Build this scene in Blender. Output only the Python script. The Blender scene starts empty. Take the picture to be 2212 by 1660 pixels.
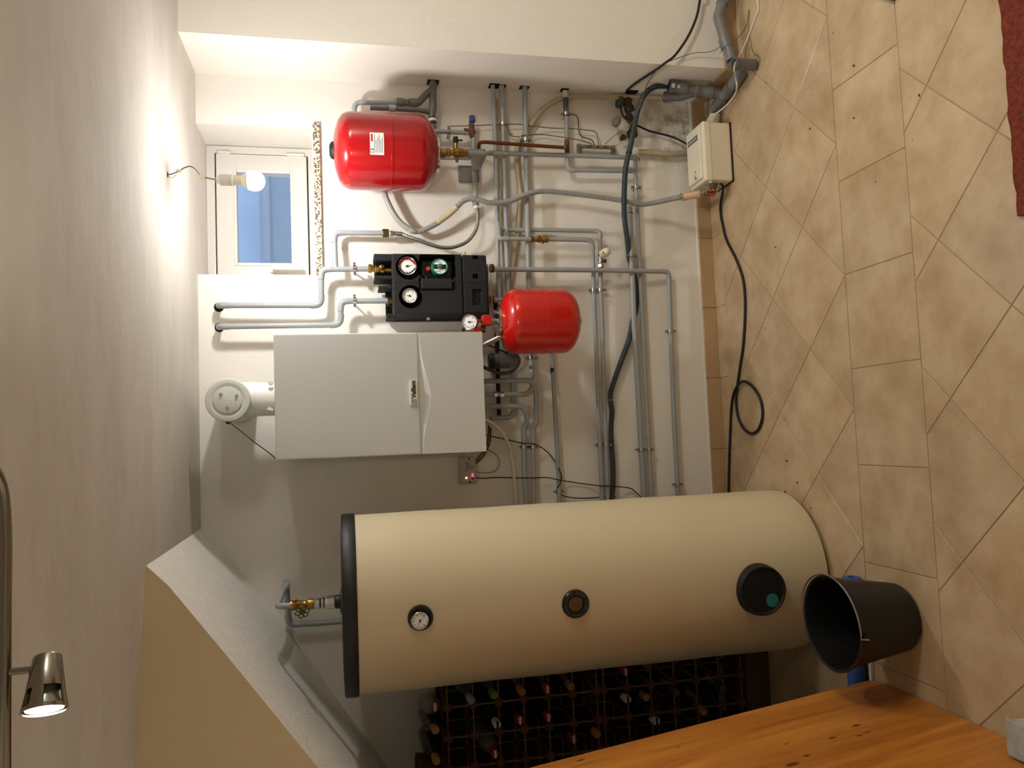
import bpy, bmesh, math, random
from mathutils import Vector, Matrix
random.seed(7)
scn = bpy.context.scene
COL = scn.collection
PI = math.pi

# ------------------------------------------------------------------ camera (phone held sideways)
F = 1664.4
PITCH, YAW, ROLL = .2135, .0676, -.0252
CAM = Vector((0, -3.3459, 1.7287))
H = 2.312
_f = Vector((math.sin(YAW)*math.cos(PITCH), math.cos(YAW)*math.cos(PITCH), -math.sin(PITCH)))
_r = Vector((math.cos(YAW), -math.sin(YAW), 0))
_u = _r.cross(_f)
R_ = math.cos(ROLL)*_r + math.sin(ROLL)*_u
U_ = -math.sin(ROLL)*_r + math.cos(ROLL)*_u
cd = bpy.data.cameras.new('camera'); cam = bpy.data.objects.new('camera', cd); COL.objects.link(cam)
cd.sensor_fit = 'HORIZONTAL'; cd.sensor_width = 36.0; cd.lens = 36.0*F/2212.0; cd.clip_start = .02
X, Y_, Z = -U_, R_, -_f
M = Matrix(((X.x, Y_.x, Z.x, CAM.x), (X.y, Y_.y, Z.y, CAM.y), (X.z, Y_.z, Z.z, CAM.z), (0, 0, 0, 1)))
cam.matrix_world = M
scn.camera = cam

def ray(px, py):
    return R_*(830.0-py) + U_*(1106.0-px) + _f*F
def at(px, py, Y):
    d = ray(px, py); return CAM + d*((Y-CAM.y)/d.y)
def atz(px, py, z):
    d = ray(px, py); return CAM + d*((z-CAM.z)/d.z)

# ------------------------------------------------------------------ world, exposure
w = bpy.data.worlds.new('dusk'); scn.world = w; w.use_nodes = True
bg = w.node_tree.nodes['Background']; bg.inputs[0].default_value = (.36, .52, .80, 1); bg.inputs[1].default_value = 3.1
scn.view_settings.view_transform = 'Standard'
scn.view_settings.look = 'None'
scn.view_settings.gamma = 1.0
scn.view_settings.use_curve_mapping = False
scn.view_settings.exposure = 0.2
BULB_POWER = 430.0
SPOT_POWER = 5.0
FILL_POWER = 46.0

# ------------------------------------------------------------------ materials
def lin(c):
    return tuple((v/255/12.92 if v/255 <= .04045 else ((v/255+.055)/1.055)**2.4) for v in c)
MATS = {}
def mat(name, col, rough=.5, metal=0., var=0., vscale=8., bump=0., bscale=60., stretch=None, col2=None, coat=0., spec=None, emit=0., alpha=None, trans=0., ior=None, bdist=.002):
    if name in MATS: return MATS[name]
    m = bpy.data.materials.new(name); m.use_nodes = True; MATS[name] = m
    nt = m.node_tree; N = nt.nodes; L = nt.links; p = N['Principled BSDF']
    c = lin(col); p.inputs['Base Color'].default_value = (*c, 1)
    p.inputs['Roughness'].default_value = rough; p.inputs['Metallic'].default_value = metal
    if spec is not None: p.inputs['Specular IOR Level'].default_value = spec
    if coat: p.inputs['Coat Weight'].default_value = coat; p.inputs['Coat Roughness'].default_value = .08
    if trans: p.inputs['Transmission Weight'].default_value = trans
    if ior: p.inputs['IOR'].default_value = ior
    if emit: p.inputs['Emission Color'].default_value = (*c, 1); p.inputs['Emission Strength'].default_value = emit
    tc = N.new('ShaderNodeTexCoord'); mp = N.new('ShaderNodeMapping'); L.new(tc.outputs['Object'], mp.inputs[0])
    if stretch: mp.inputs['Scale'].default_value = stretch
    n = N.new('ShaderNodeTexNoise'); n.inputs['Scale'].default_value = vscale; n.inputs['Detail'].default_value = 6; n.inputs['Roughness'].default_value = .6
    L.new(mp.outputs[0], n.inputs['Vector'])
    r = N.new('ShaderNodeValToRGB'); L.new(n.outputs[0], r.inputs[0])
    c2 = lin(col2) if col2 else tuple(v*(1-var) for v in c)
    r.color_ramp.elements[0].position = .32; r.color_ramp.elements[0].color = (*c2, 1)
    r.color_ramp.elements[1].position = .68; r.color_ramp.elements[1].color = (*c, 1)
    if var or col2: L.new(r.outputs[0], p.inputs['Base Color'])
    if bump:
        n2 = N.new('ShaderNodeTexNoise'); n2.inputs['Scale'].default_value = bscale; n2.inputs['Detail'].default_value = 5
        L.new(mp.outputs[0], n2.inputs['Vector'])
        b = N.new('ShaderNodeBump'); b.inputs['Strength'].default_value = bump; b.inputs['Distance'].default_value = bdist
        L.new(n2.outputs[0], b.inputs['Height']); L.new(b.outputs[0], p.inputs['Normal'])
    return m

plaster = mat('plaster', (236, 231, 222), .85, var=.06, vscale=2.2, bump=.32, bscale=38, bdist=.004)
ceilm = mat('ceiling_plaster', (214, 208, 198), .9, var=.15, vscale=3.6, bump=.42, bscale=14, stretch=(.6, 1.4, 1), bdist=.007)
soffm = mat('soffit_plaster', (240, 236, 227), .95, var=.10, vscale=40, bump=1., bscale=150, bdist=.004)
grout = mat('grout', (176, 150, 116), .9, var=.2, vscale=30)
pipem = mat('pipe_grey', (158, 162, 163), .38, var=.07, vscale=14, bump=.05, bscale=90)
pipedk = mat('pipe_dark_grey', (104, 102, 99), .45, var=.08, vscale=12)
htgrey = mat('drain_grey', (118, 118, 118), .38, var=.06, vscale=12)
chrome = mat('chrome', (205, 205, 205), .18, 1.)
steel = mat('steel', (170, 168, 162), .32, 1.)
brass = mat('brass', (176, 142, 74), .32, 1., var=.35, vscale=30)
brassdk = mat('brass_dull', (120, 98, 60), .45, 1., var=.35, vscale=30)
copper = mat('copper', (190, 104, 66), .3, 1., var=.3, vscale=25)
copperdk = mat('copper_old', (122, 70, 44), .5, .6, var=.3, vscale=25)
rust = mat('rust', (112, 78, 58), .75, .2, var=.4, vscale=30)
black = mat('black_plastic', (22, 22, 23), .5)
blacksh = mat('black_gloss', (8, 8, 9), .3)
rubber = mat('rubber_black', (18, 18, 19), .6)
cable_w = mat('cable_white', (222, 216, 196), .5)
cable_g = mat('cable_greygreen', (112, 110, 92), .5)
cable_y = mat('cable_yellowgreen', (132, 122, 52), .5, col2=(78, 92, 48), vscale=90)
foam = mat('foam_black', (20, 20, 21), .8, var=.5, vscale=160, bump=.6, bscale=240, bdist=.001)
white_pl = mat('white_plastic', (232, 230, 222), .35)
cream_pl = mat('cream_plastic', (226, 214, 188), .45, var=.05, vscale=4)
boilerw = mat('boiler_white', (204, 205, 203), .34)
greyface = mat('light_grey_paint', (196, 198, 192), .4)
redm = mat('red_enamel', (160, 8, 16), .22, coat=.35)
redm2 = mat('red_enamel_orange', (196, 24, 14), .22, coat=.35)
redpl = mat('red_plastic', (196, 24, 20), .4)
greenpl = mat('teal_plastic', (20, 110, 92), .35)
bluepl = mat('blue_plastic', (38, 72, 140), .45)
bluefoam = mat('blue_foam', (60, 92, 168), .8, var=.15, vscale=50)
orangepl = mat('orange_knob', (232, 84, 40), .4)
vinyl = mat('tank_cover', (216, 202, 168), .46, var=.03, vscale=3, bump=.12, bscale=6, bdist=.01)
hose_g = mat('hose_grey', (156, 156, 152), .42)
hose_c = mat('hose_cream', (206, 194, 158), .5)
hose_b = mat('hose_beige', (186, 172, 142), .55, var=.1, vscale=10)
hose_d = mat('hose_slate', (62, 72, 78), .36)
win_w = mat('window_white', (214, 210, 203), .3)
facew = mat('dial_white', (236, 236, 232), .4)
inkm = mat('ink_black', (20, 20, 22), .5)
inkr = mat('ink_red', (200, 30, 50), .5)
inkb = mat('ink_blue', (40, 50, 90), .5)
inkg = mat('ink_grey', (120, 122, 126), .5)
rackm = mat('rack_clay', (96, 56, 34), .8, var=.25, vscale=20)
rackmet = mat('rack_strip', (128, 96, 58), .6, .3)
bucketm = mat('bucket_black', (18, 17, 16), .42, var=.2, vscale=8)
glassb = mat('bottle_green', (14, 28, 15), .2)
glassbr = mat('bottle_brown', (34, 21, 12), .2)
glassw = mat('bottle_pale', (120, 124, 118), .3)
carpetm = mat('carpet_rust', (142, 58, 34), .95, col2=(92, 32, 22), vscale=70, bump=1., bscale=220, bdist=.006)
darkwood = mat('dark_wood', (92, 66, 44), .5, var=.3, vscale=6, stretch=(1, 8, 8))
holem = mat('hole_black', (12, 11, 10), .9)
teal = mat('teal_sticker', (36, 132, 128), .6, var=.15, vscale=80)
dirt = mat('dirt', (58, 42, 30), .9)
outm = mat('outside_wall', (178, 184, 190), .8, var=.12, vscale=3)
wireclr = mat('foil_strip', (216, 214, 204), .4, var=.3, vscale=25)

def glass_mat():
    m = bpy.data.materials.new('window_glass'); m.use_nodes = True
    p = m.node_tree.nodes['Principled BSDF']; p.inputs['Roughness'].default_value = 0.; p.inputs['Transmission Weight'].default_value = 1.; p.inputs['IOR'].default_value = 1.45
    p.inputs['Base Color'].default_value = (1, 1, 1, 1)
    return m
glassm = glass_mat()

def wall_mat():
    # plaster with a damp, scuffed patch low down beside the drain and paint scuffs of its own
    m = plaster.copy(); m.name = 'plaster_back'; nt = m.node_tree; N = nt.nodes; L = nt.links; p = N['Principled BSDF']
    tc = [n for n in N if n.type == 'TEX_COORD'][0]
    src = p.inputs['Base Color'].links[0].from_socket
    sub = N.new('ShaderNodeVectorMath'); sub.operation = 'DISTANCE'; L.new(tc.outputs['Object'], sub.inputs[0]); sub.inputs[1].default_value = (1.44, 0, .14)
    mr = N.new('ShaderNodeMapRange'); mr.inputs[1].default_value = .05; mr.inputs[2].default_value = .26; mr.inputs[3].default_value = 1.; mr.inputs[4].default_value = 0.
    L.new(sub.outputs['Value'], mr.inputs[0])
    n = N.new('ShaderNodeTexNoise'); n.inputs['Scale'].default_value = 22; n.inputs['Detail'].default_value = 8; L.new(tc.outputs['Object'], n.inputs['Vector'])
    r = N.new('ShaderNodeMapRange'); r.inputs[1].default_value = .45; r.inputs[2].default_value = .6; L.new(n.outputs[0], r.inputs[0])
    mu = N.new('ShaderNodeMath'); mu.operation = 'MULTIPLY'; L.new(mr.outputs[0], mu.inputs[0]); L.new(r.outputs[0], mu.inputs[1])
    mix = N.new('ShaderNodeMix'); mix.data_type = 'RGBA'; L.new(mu.outputs[0], mix.inputs[0]); L.new(src, mix.inputs[6]); mix.inputs[7].default_value = (*lin((180, 171, 153)), 1)
    L.new(mix.outputs[2], p.inputs['Base Color'])
    return m
plaster_b = wall_mat()

def tile_mat():
    m = bpy.data.materials.new('floor_tile'); m.use_nodes = True; nt = m.node_tree; N = nt.nodes; L = nt.links; p = N['Principled BSDF']
    tc = N.new('ShaderNodeTexCoord')
    n = N.new('ShaderNodeTexNoise'); n.inputs['Scale'].default_value = 5.5; n.inputs['Detail'].default_value = 10; n.inputs['Roughness'].default_value = .62
    L.new(tc.outputs['Object'], n.inputs['Vector'])
    r = N.new('ShaderNodeValToRGB'); L.new(n.outputs[0], r.inputs[0])
    r.color_ramp.elements[0].position = .3; r.color_ramp.elements[0].color = (*lin((178, 150, 114)), 1)
    r.color_ramp.elements[1].position = .72; r.color_ramp.elements[1].color = (*lin((210, 188, 156)), 1)
    at_ = N.new('ShaderNodeAttribute'); at_.attribute_name = 'tone'
    mu = N.new('ShaderNodeMix'); mu.data_type = 'RGBA'; mu.blend_type = 'MULTIPLY'; mu.inputs[0].default_value = 1.
    L.new(r.outputs[0], mu.inputs[6]); L.new(at_.outputs['Color'], mu.inputs[7]); L.new(mu.outputs[2], p.inputs['Base Color'])
    n2 = N.new('ShaderNodeTexNoise'); n2.inputs['Scale'].default_value = 26; n2.inputs['Detail'].default_value = 4; L.new(tc.outputs['Object'], n2.inputs['Vector'])
    b = N.new('ShaderNodeBump'); b.inputs['Strength'].default_value = .16; b.inputs['Distance'].default_value = .002
    L.new(n2.outputs[0], b.inputs['Height']); L.new(b.outputs[0], p.inputs['Normal'])
    p.inputs['Roughness'].default_value = .25
    return m
tilem = tile_mat()

def wood_mat(knots):
    m = bpy.data.materials.new('varnished_pine'); m.use_nodes = True; nt = m.node_tree; N = nt.nodes; L = nt.links; p = N['Principled BSDF']
    tc = N.new('ShaderNodeTexCoord'); mp = N.new('ShaderNodeMapping'); mp.inputs['Scale'].default_value = (1, 9, 1); L.new(tc.outputs['Object'], mp.inputs[0])
    n = N.new('ShaderNodeTexNoise'); n.inputs['Scale'].default_value = 1.6; n.inputs['Detail'].default_value = 8; n.inputs['Distortion'].default_value = 1.2; L.new(mp.outputs[0], n.inputs['Vector'])
    r = N.new('ShaderNodeValToRGB'); L.new(n.outputs[0], r.inputs[0])
    r.color_ramp.elements[0].position = .3; r.color_ramp.elements[0].color = (*lin((164, 92, 30)), 1)
    r.color_ramp.elements[1].position = .7; r.color_ramp.elements[1].color = (*lin((214, 142, 58)), 1)
    acc = None
    for (kx, ky, kz, kr) in knots:      # dark knots of the wood, stretched along the grain
        sb = N.new('ShaderNodeVectorMath'); sb.operation = 'SUBTRACT'; L.new(tc.outputs['Object'], sb.inputs[0]); sb.inputs[1].default_value = (kx, ky, kz)
        sm_ = N.new('ShaderNodeVectorMath'); sm_.operation = 'MULTIPLY'; L.new(sb.outputs[0], sm_.inputs[0]); sm_.inputs[1].default_value = (1, 1.7, .8)
        ln = N.new('ShaderNodeVectorMath'); ln.operation = 'LENGTH'; L.new(sm_.outputs[0], ln.inputs[0])
        mr = N.new('ShaderNodeMapRange'); mr.inputs[1].default_value = kr*.55; mr.inputs[2].default_value = kr*1.25; mr.inputs[3].default_value = .9; mr.inputs[4].default_value = 0; L.new(ln.outputs['Value'], mr.inputs[0])
        if acc is None: acc = mr.outputs[0]
        else:
            mx = N.new('ShaderNodeMath'); mx.operation = 'MAXIMUM'; L.new(acc, mx.inputs[0]); L.new(mr.outputs[0], mx.inputs[1]); acc = mx.outputs[0]
    mix = N.new('ShaderNodeMix'); mix.data_type = 'RGBA'; L.new(acc, mix.inputs[0]); L.new(r.outputs[0], mix.inputs[6]); mix.inputs[7].default_value = (*lin((88, 42, 18)), 1)
    L.new(mix.outputs[2], p.inputs['Base Color'])
    p.inputs['Roughness'].default_value = .33; p.inputs['Coat Weight'].default_value = .25; p.inputs['Coat Roughness'].default_value = .15
    return m

def granite_mat():
    m = bpy.data.materials.new('granite'); m.use_nodes = True; nt = m.node_tree; N = nt.nodes; L = nt.links; p = N['Principled BSDF']
    tc = N.new('ShaderNodeTexCoord'); v = N.new('ShaderNodeTexVoronoi'); v.inputs['Scale'].default_value = 190; L.new(tc.outputs['Object'], v.inputs['Vector'])
    r = N.new('ShaderNodeValToRGB'); L.new(v.outputs['Color'], r.inputs[0]); r.color_ramp.interpolation = 'CONSTANT'
    r.color_ramp.elements[0].position = 0; r.color_ramp.elements[0].color = (*lin((92, 78, 70)), 1)
    r.color_ramp.elements[1].position = .36; r.color_ramp.elements[1].color = (*lin((224, 186, 158)), 1)
    e = r.color_ramp.elements.new(.7); e.color = (*lin((200, 196, 188)), 1)
    L.new(r.outputs[0], p.inputs['Base Color']); p.inputs['Roughness'].default_value = .25
    return m
granite = granite_mat()

# ------------------------------------------------------------------ mesh helpers (world coordinates)
class MB:
    def __init__(s): s.v = []; s.f = []; s.sm = []; s.mi = []; s.cur = 0
    def add(s, vs, fs, smooth=True):
        o = len(s.v); s.v += [Vector(q) for q in vs]
        for f in fs: s.f.append(tuple(i+o for i in f)); s.sm.append(smooth); s.mi.append(s.cur)
        return s
    def box(s, a, b, bev=0., seg=2, rot=None):
        bm = bmesh.new(); bmesh.ops.create_cube(bm, size=1)
        a, b = Vector(a), Vector(b); c = (a+b)/2; d = b-a
        for v in bm.verts: v.co = Vector((v.co.x*d.x, v.co.y*d.y, v.co.z*d.z))
        if bev: bmesh.ops.bevel(bm, geom=list(bm.edges), offset=min(bev, min(abs(d.x), abs(d.y), abs(d.z))*.49), segments=seg, affect='EDGES', profile=.6)
        if rot is not None:
            for v in bm.verts: v.co = rot @ v.co
        bm.verts.index_update()
        s.add([v.co+c for v in bm.verts], [[v.index for v in f.verts] for f in bm.faces], False); bm.free(); return s
    def prism(s, poly, d):      # poly: list of 3D points (planar), extruded by vector d
        n = len(poly); d = Vector(d); vs = [Vector(p) for p in poly]+[Vector(p)+d for p in poly]
        s.add(vs, [tuple(range(n))[::-1], tuple(range(n, 2*n))]+[(i, (i+1) % n, (i+1) % n+n, i+n) for i in range(n)], False); return s
    def lathe(s, prof, o, ax, seg=40, a0=0., a1=2*PI, smooth=True):   # prof [(r,h)]
        o = Vector(o); ax = Vector(ax).normalized(); e1 = ax.orthogonal().normalized(); e2 = ax.cross(e1)
        full = abs(a1-a0-2*PI) < 1e-6; n = seg if full else seg+1; vs = []; fs = []
        for r, h in prof:
            for k in range(n):
                t = a0+(a1-a0)*k/seg; vs.append(o+ax*h+(e1*math.cos(t)+e2*math.sin(t))*r)
        for i in range(len(prof)-1):
            for k in range(seg):
                k2 = (k+1) % n if full else k+1
                fs.append((i*n+k, i*n+k2, (i+1)*n+k2, (i+1)*n+k))
        s.add(vs, fs, smooth); return s
    def cyl(s, o, ax, r, h, seg=32, r2=None, bev=0.):
        r2 = r if r2 is None else r2
        p = [(0, 0), (r-bev, 0), (r, bev), (r2, h-bev), (r2-bev, h), (0, h)] if bev else [(0, 0), (r, 0), (r, 0), (r2, h), (r2, h), (0, h)]
        return s.lathe(p, o, ax, seg)
    def tube(s, pts, r, seg=14, rf=None, caps=True):
        n = len(pts); T = []
        for i in range(n):
            a = pts[max(i-1, 0)]; b = pts[min(i+1, n-1)]; T.append((b-a).normalized())
        N = T[0].orthogonal().normalized(); vs = []; fs = []
        for i in range(n):
            if i:
                N = N - T[i]*N.dot(T[i]); N.normalize()
            B = T[i].cross(N); rr = rf(i) if rf else r
            for k in range(seg):
                t = 2*PI*k/seg; vs.append(pts[i]+(N*math.cos(t)+B*math.sin(t))*rr)
        for i in range(n-1):
            for k in range(seg):
                fs.append((i*seg+k, i*seg+(k+1) % seg, (i+1)*seg+(k+1) % seg, (i+1)*seg+k))
        if caps: fs.append(tuple(range(seg))[::-1]); fs.append(tuple((n-1)*seg+k for k in range(seg)))
        s.add(vs, fs, True); return s
    def torus(s, o, ax, R, r, seg=32, s2=10, a0=0., a1=2*PI, e1=None):
        o = Vector(o); ax = Vector(ax).normalized(); e1 = Vector(e1).normalized() if e1 is not None else ax.orthogonal().normalized(); e2 = ax.cross(e1)
        full = abs(a1-a0-2*PI) < 1e-6
        P = [o+(e1*math.cos(a0+(a1-a0)*k/seg)+e2*math.sin(a0+(a1-a0)*k/seg))*R for k in range(seg+1)]
        if full:
            vs = []; fs = []
            for k in range(seg):
                t = 2*PI*k/seg; d = e1*math.cos(t)+e2*math.sin(t)
                for j in range(s2):
                    u = 2*PI*j/s2; vs.append(o+d*(R+r*math.cos(u))+ax*r*math.sin(u))
            for k in range(seg):
                for j in range(s2): fs.append((k*s2+j, ((k+1) % seg)*s2+j, ((k+1) % seg)*s2+(j+1) % s2, k*s2+(j+1) % s2))
            s.add(vs, fs, True)
        else: s.tube(P, r, s2)
        return s

def base_of(o):
    while o.parent: o = o.parent
    return Vector(o.location)
def mk(name, mb, m, parent=None, label=None, origin=None, recalc=True):
    me = bpy.data.meshes.new(name)
    L0 = base_of(parent) if parent else (Vector(origin) if origin is not None else Vector((0, 0, 0)))
    me.from_pydata([v-L0 for v in mb.v], [], mb.f); me.update()
    for p, sm, mi in zip(me.polygons, mb.sm, mb.mi): p.use_smooth = sm; p.material_index = mi
    if recalc:
        bm = bmesh.new(); bm.from_mesh(me); bmesh.ops.remove_doubles(bm, verts=bm.verts, dist=1e-6); bmesh.ops.recalc_face_normals(bm, faces=bm.faces); bm.to_mesh(me); bm.free()
    for mm in (m if isinstance(m, (list, tuple)) else [m]): me.materials.append(mm)
    o = bpy.data.objects.new(name, me); COL.objects.link(o)
    if parent: o.parent = parent
    else: o.location = L0
    if label: o['label'] = label
    if any(mb.sm):
        me.set_sharp_from_angle(angle=math.radians(42))
    return o
def T(name, label, cat, loc, group=None):
    o = bpy.data.objects.new(name, None); COL.objects.link(o); o.location = loc; o.empty_display_size = .05
    o['label'] = label; o['category'] = cat
    if group: o['group'] = group
    return o
def tag(o, label, cat, group=None):
    o['label'] = label; o['category'] = cat
    if group: o['group'] = group
    return o
def struct(name, mb, m):
    o = mk(name, mb, m); o['kind'] = 'structure'; return o

def text(parent, name, s, loc, size, m, right=(1, 0, 0), up=(0, 0, 1), depth=.0006, bold=0.):
    cu = bpy.data.curves.new('t', 'FONT'); cu.body = s; cu.size = size; cu.extrude = depth; cu.offset = bold
    cu.align_x = 'CENTER'; cu.align_y = 'CENTER'
    ob = bpy.data.objects.new('t', cu); COL.objects.link(ob); dg = bpy.context.evaluated_depsgraph_get(); dg.update()
    me = bpy.data.meshes.new_from_object(ob.evaluated_get(dg)); bpy.data.objects.remove(ob)
    r = Vector(right).normalized(); u = Vector(up).normalized(); n = r.cross(u)
    mb = MB(); mb.add([Vector(loc)+r*v.co.x+u*v.co.y+n*v.co.z for v in me.vertices], [tuple(p.vertices) for p in me.polygons], False)
    return mk(name, mb, m, parent)

def fillet(pts, fr, n=7):
    out = [pts[0]]; arcs = []
    for i in range(1, len(pts)-1):
        a, b, c = pts[i-1], pts[i], pts[i+1]; d1 = (a-b); d2 = (c-b); l1, l2 = d1.length, d2.length; d1.normalize(); d2.normalize()
        ang = d1.angle(d2, 0)
        if PI-ang < .12: out.append(b); continue
        t = min(fr/math.tan(ang/2), l1*.48, l2*.48); p1 = b+d1*t; p2 = b+d2*t; arc = []
        for k in range(n+1):
            s = k/n; arc.append(p1*(1-s)**2+b*2*s*(1-s)+p2*s*s)
        out += arc; arcs.append((arc, PI-ang))
    out.append(pts[-1]); return out, arcs
def spline(P, step=.01):
    out = []
    for i in range(len(P)-1):
        p0 = P[max(i-1, 0)]; p1 = P[i]; p2 = P[i+1]; p3 = P[min(i+2, len(P)-1)]
        n = max(2, int((p2-p1).length/step))
        for k in range(n):
            t = k/n; out.append(.5*((2*p1)+(-p0+p2)*t+(2*p0-5*p1+4*p2-p3)*t*t+(-p0+3*p1-3*p2+p3)*t**3))
    out.append(P[-1]); return out
def resample(P, step):
    out = [P[0]]; acc = 0.
    for i in range(1, len(P)):
        a = P[i-1]; b = P[i]; l = (b-a).length
        while acc+l >= step:
            t = (step-acc)/l; a = a+(b-a)*t; out.append(a.copy()); l = (b-a).length; acc = 0.
        acc += l
    return out
def A(pts): return [at(*p) for p in pts]

def clamp_mb(c, ax, r, out=Vector((0, 1, 0)), wall=True):
    # two half shells, lugs with screws, and a stud back to the wall
    ax = Vector(ax).normalized(); mb = MB(); mb.lathe([(r+.0005, -.007), (r+.0045, -.007), (r+.0045, .007), (r+.0005, .007), (r+.0005, -.007)], c, ax, 24)
    side = ax.cross(out).normalized()
    for sg in (1, -1):
        q = c+side*sg*(r+.010); mb.cyl(q-out*.007, out, .0055, .014, 10)
        mb.cyl(q-out*.011, out, .0035, .022, 8)
    if wall:
        L = max(.004, -(c.y+r)); mb.cyl(c+out*r, out, .004, L, 8)
    return mb
def clamp(parent, c, ax, r, m=steel, wall=True): return mk('clamp', clamp_mb(c, ax, r, wall=wall), m, parent)

def pipe(name, label, cat, pts, r, m=pipem, fr=.03, elbows=True, clamps=(), cm=None, group=None, world=False, clampw=True):
    P = [Vector(p) for p in pts] if world else A(pts)
    pth, arcs = fillet(P, fr)
    t = T(name, label, cat, P[0], group)
    # bound points get added so the sweep stays smooth
    mk('tube', MB().tube(pth, r), m, t)
    if elbows:
        for arc, ang in arcs:
            if ang > .5:
                a = (arc[0]-arc[1]).normalized(); b = (arc[-1]-arc[-2]).normalized()
                mk('elbow', MB().tube([arc[0]+a*.014]+arc+[arc[-1]+b*.014], r*1.13), m, t)
    for c in clamps:
        q = at(*c[:3]); best = None
        for i in range(len(pth)-1):
            ab = pth[i+1]-pth[i]
            if ab.length < 1e-6: continue
            s = max(0, min(1, (q-pth[i]).dot(ab)/ab.length_squared)); d = (pth[i]+ab*s-q).length
            if best is None or d < best[0]: best = (d, pth[i]+ab*s, ab.normalized())
        clamp(t, best[1], best[2], r, cm or steel, clampw)
    return t, pth

def corr(pts, r, pitch=.0055, depth=.16, seg=14):
    P = resample(spline(pts), pitch/4)
    return MB().tube(P, r, seg, rf=lambda i: r if i % 4 < 2 else r*(1-depth))

def gauge(parent, name, c, r, casing, ring=chrome, n=Vector((0, -1, 0)), depth=.02, needle=.6, ticks=11, a_start=-2.3, a_end=2.3, red=False, nm=inkm):
    """round dial: casing > dial_face, bezel, scale_marks, needle.  c = centre of the back of the casing"""
    n = Vector(n).normalized(); up = (Vector((0, 0, 1))-n*n.z).normalized(); rt = up.cross(n)
    rt = -rt if rt.x < 0 else rt
    g = mk(name, MB().lathe([(0, 0), (r*1.02, 0), (r*1.04, depth*.5), (r*1.02, depth), (r*.9, depth), (r*.9, depth*.85), (0, depth*.85)], c, n, 36), casing, parent)
    f = c+n*depth*.86
    mk('bezel', MB().lathe([(r*.9, depth*.8), (r*.92, depth*1.05), (r*1.0, depth*1.08), (r*1.06, depth*.95), (r*1.06, depth*.6), (r*1.0, depth*.6)], c, n, 36), ring, g)
    mk('dial_face', MB().cyl(f, n, r*.9, .0006, 36), facew, g)
    mb = MB()
    for k in range(ticks):
        a = a_start+(a_end-a_start)*k/(ticks-1); d = up*math.cos(a)+rt*math.sin(a); e = n.cross(d)
        p = f+n*.001; w = r*.025 if k % 2 else r*.045
        mb.prism([p+d*r*.62-e*w, p+d*r*.62+e*w, p+d*r*.8+e*w, p+d*r*.8-e*w], n*.0004)
    mk('scale_marks', mb, inkm, g)
    if red:
        for (a0, a1, mm, nmn) in ((.1, 2.9, inkr, 'red_scale_band'), (-2.9, -.1, inkb, 'blue_scale_band')):
            mb = MB(); K = 20
            vs = []; fs = []
            for k in range(K+1):
                a = a0+(a1-a0)*k/K; d = up*math.cos(a)+rt*math.sin(a); vs += [f+n*.0012+d*r*.74, f+n*.0012+d*r*.9]
            for k in range(K): fs.append((2*k, 2*k+1, 2*k+3, 2*k+2))
            mb.add(vs, fs, False); mk(nmn, mb, mm, g)
    a = needle; d = up*math.cos(a)+rt*math.sin(a); e = n.cross(d); p = f+n*.0022
    mb = MB(); mb.prism([p-d*r*.2-e*r*.05, p-d*r*.2+e*r*.05, p+d*r*.66], n*.0006); mb.cyl(p, n, r*.12, .0014, 14)
    mk('needle', mb, nm, g)
    return g

def hexnut(c, ax, r, h, seg=6): return MB().lathe([(0, 0), (r*.93, 0), (r, h*.12), (r, h*.88), (r*.93, h), (0, h)], c, ax, seg, smooth=False)

# ================================================================== ROOM SHELL
# back wall with the window opening
wx0, wx1, wz0 = .714, 1.355, 1.842
mb = MB()
mb.box((-2.0, 0, -.1), (wx0, .26, H+.05)); mb.box((wx1, 0, -.1), (2.9, .26, H+.05)); mb.box((wx0, 0, -.1), (wx1, .26, wz0))
wb = struct('wall_back', mb, plaster_b)
# pier at the right
struct('wall_pier', MB().box((1.571, -.339, -.05), (2.9, 0, H+.05)), plaster)
struct('wall_right', MB().box((2.6, -4.9, -.05), (2.8, -.339, H+.05)), plaster)
struct('wall_front', MB().box((-1.4, -5.0, -.05), (2.8, -4.85, H+.05)), plaster)
struct('wall_left', MB().box((-1.4, -4.9, -.05), (-1.085, -1.06, H+.05)).box((-2.1, -1.2, -.05), (-1.36, -1.06, H+.05)).box((-2.1, -1.2, -.05), (-1.95, .1, H+.05)), plaster)
struct('ceiling', MB().box((-2.1, -5.0, H), (2.9, .6, H+.15)), ceilm)
# stair: closed side (skewed a little) and sloping underside
def onplane(px, py, p0=Vector((-.307, -.869, 0)), p1=Vector((-.863, -1.012, 0))):
    d = p1-p0; nn = Vector((-d.y, d.x, 0)); r = ray(px, py); return CAM+r*((p0-CAM).dot(nn)/r.dot(nn))
fe = [onplane(317, 1208), onplane(363, 1265), onplane(479, 1404), onplane(600, 1552), onplane(685, 1657)]
fe[0].z = H+.02
ex = (fe[-1]-fe[-2]).normalized(); fe.append(fe[-1]+ex*.45)
we = [at(423, 1130, 0), at(513, 1225, 0), at(617, 1356, 0), at(700, 1473, 0), at(773, 1572, 0)]
we[0].z = H+.02
ex = (we[-1]-we[-2]).normalized(); we.append(we[-1]+ex*.75)
for v in we: v.y = .02
K = 14; vs = []; fs = []
for a, b in zip(fe, we):
    for k in range(K+1):
        q = a.lerp(b, k/K); vs.append(q)
n = len(fe)
for i in range(n-1):
    for k in range(K):
        fs.append((i*(K+1)+k, i*(K+1)+k+1, (i+1)*(K+1)+k+1, (i+1)*(K+1)+k))
mbs = MB(); mbs.add(vs, fs, True)
o = len(mbs.v)
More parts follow.
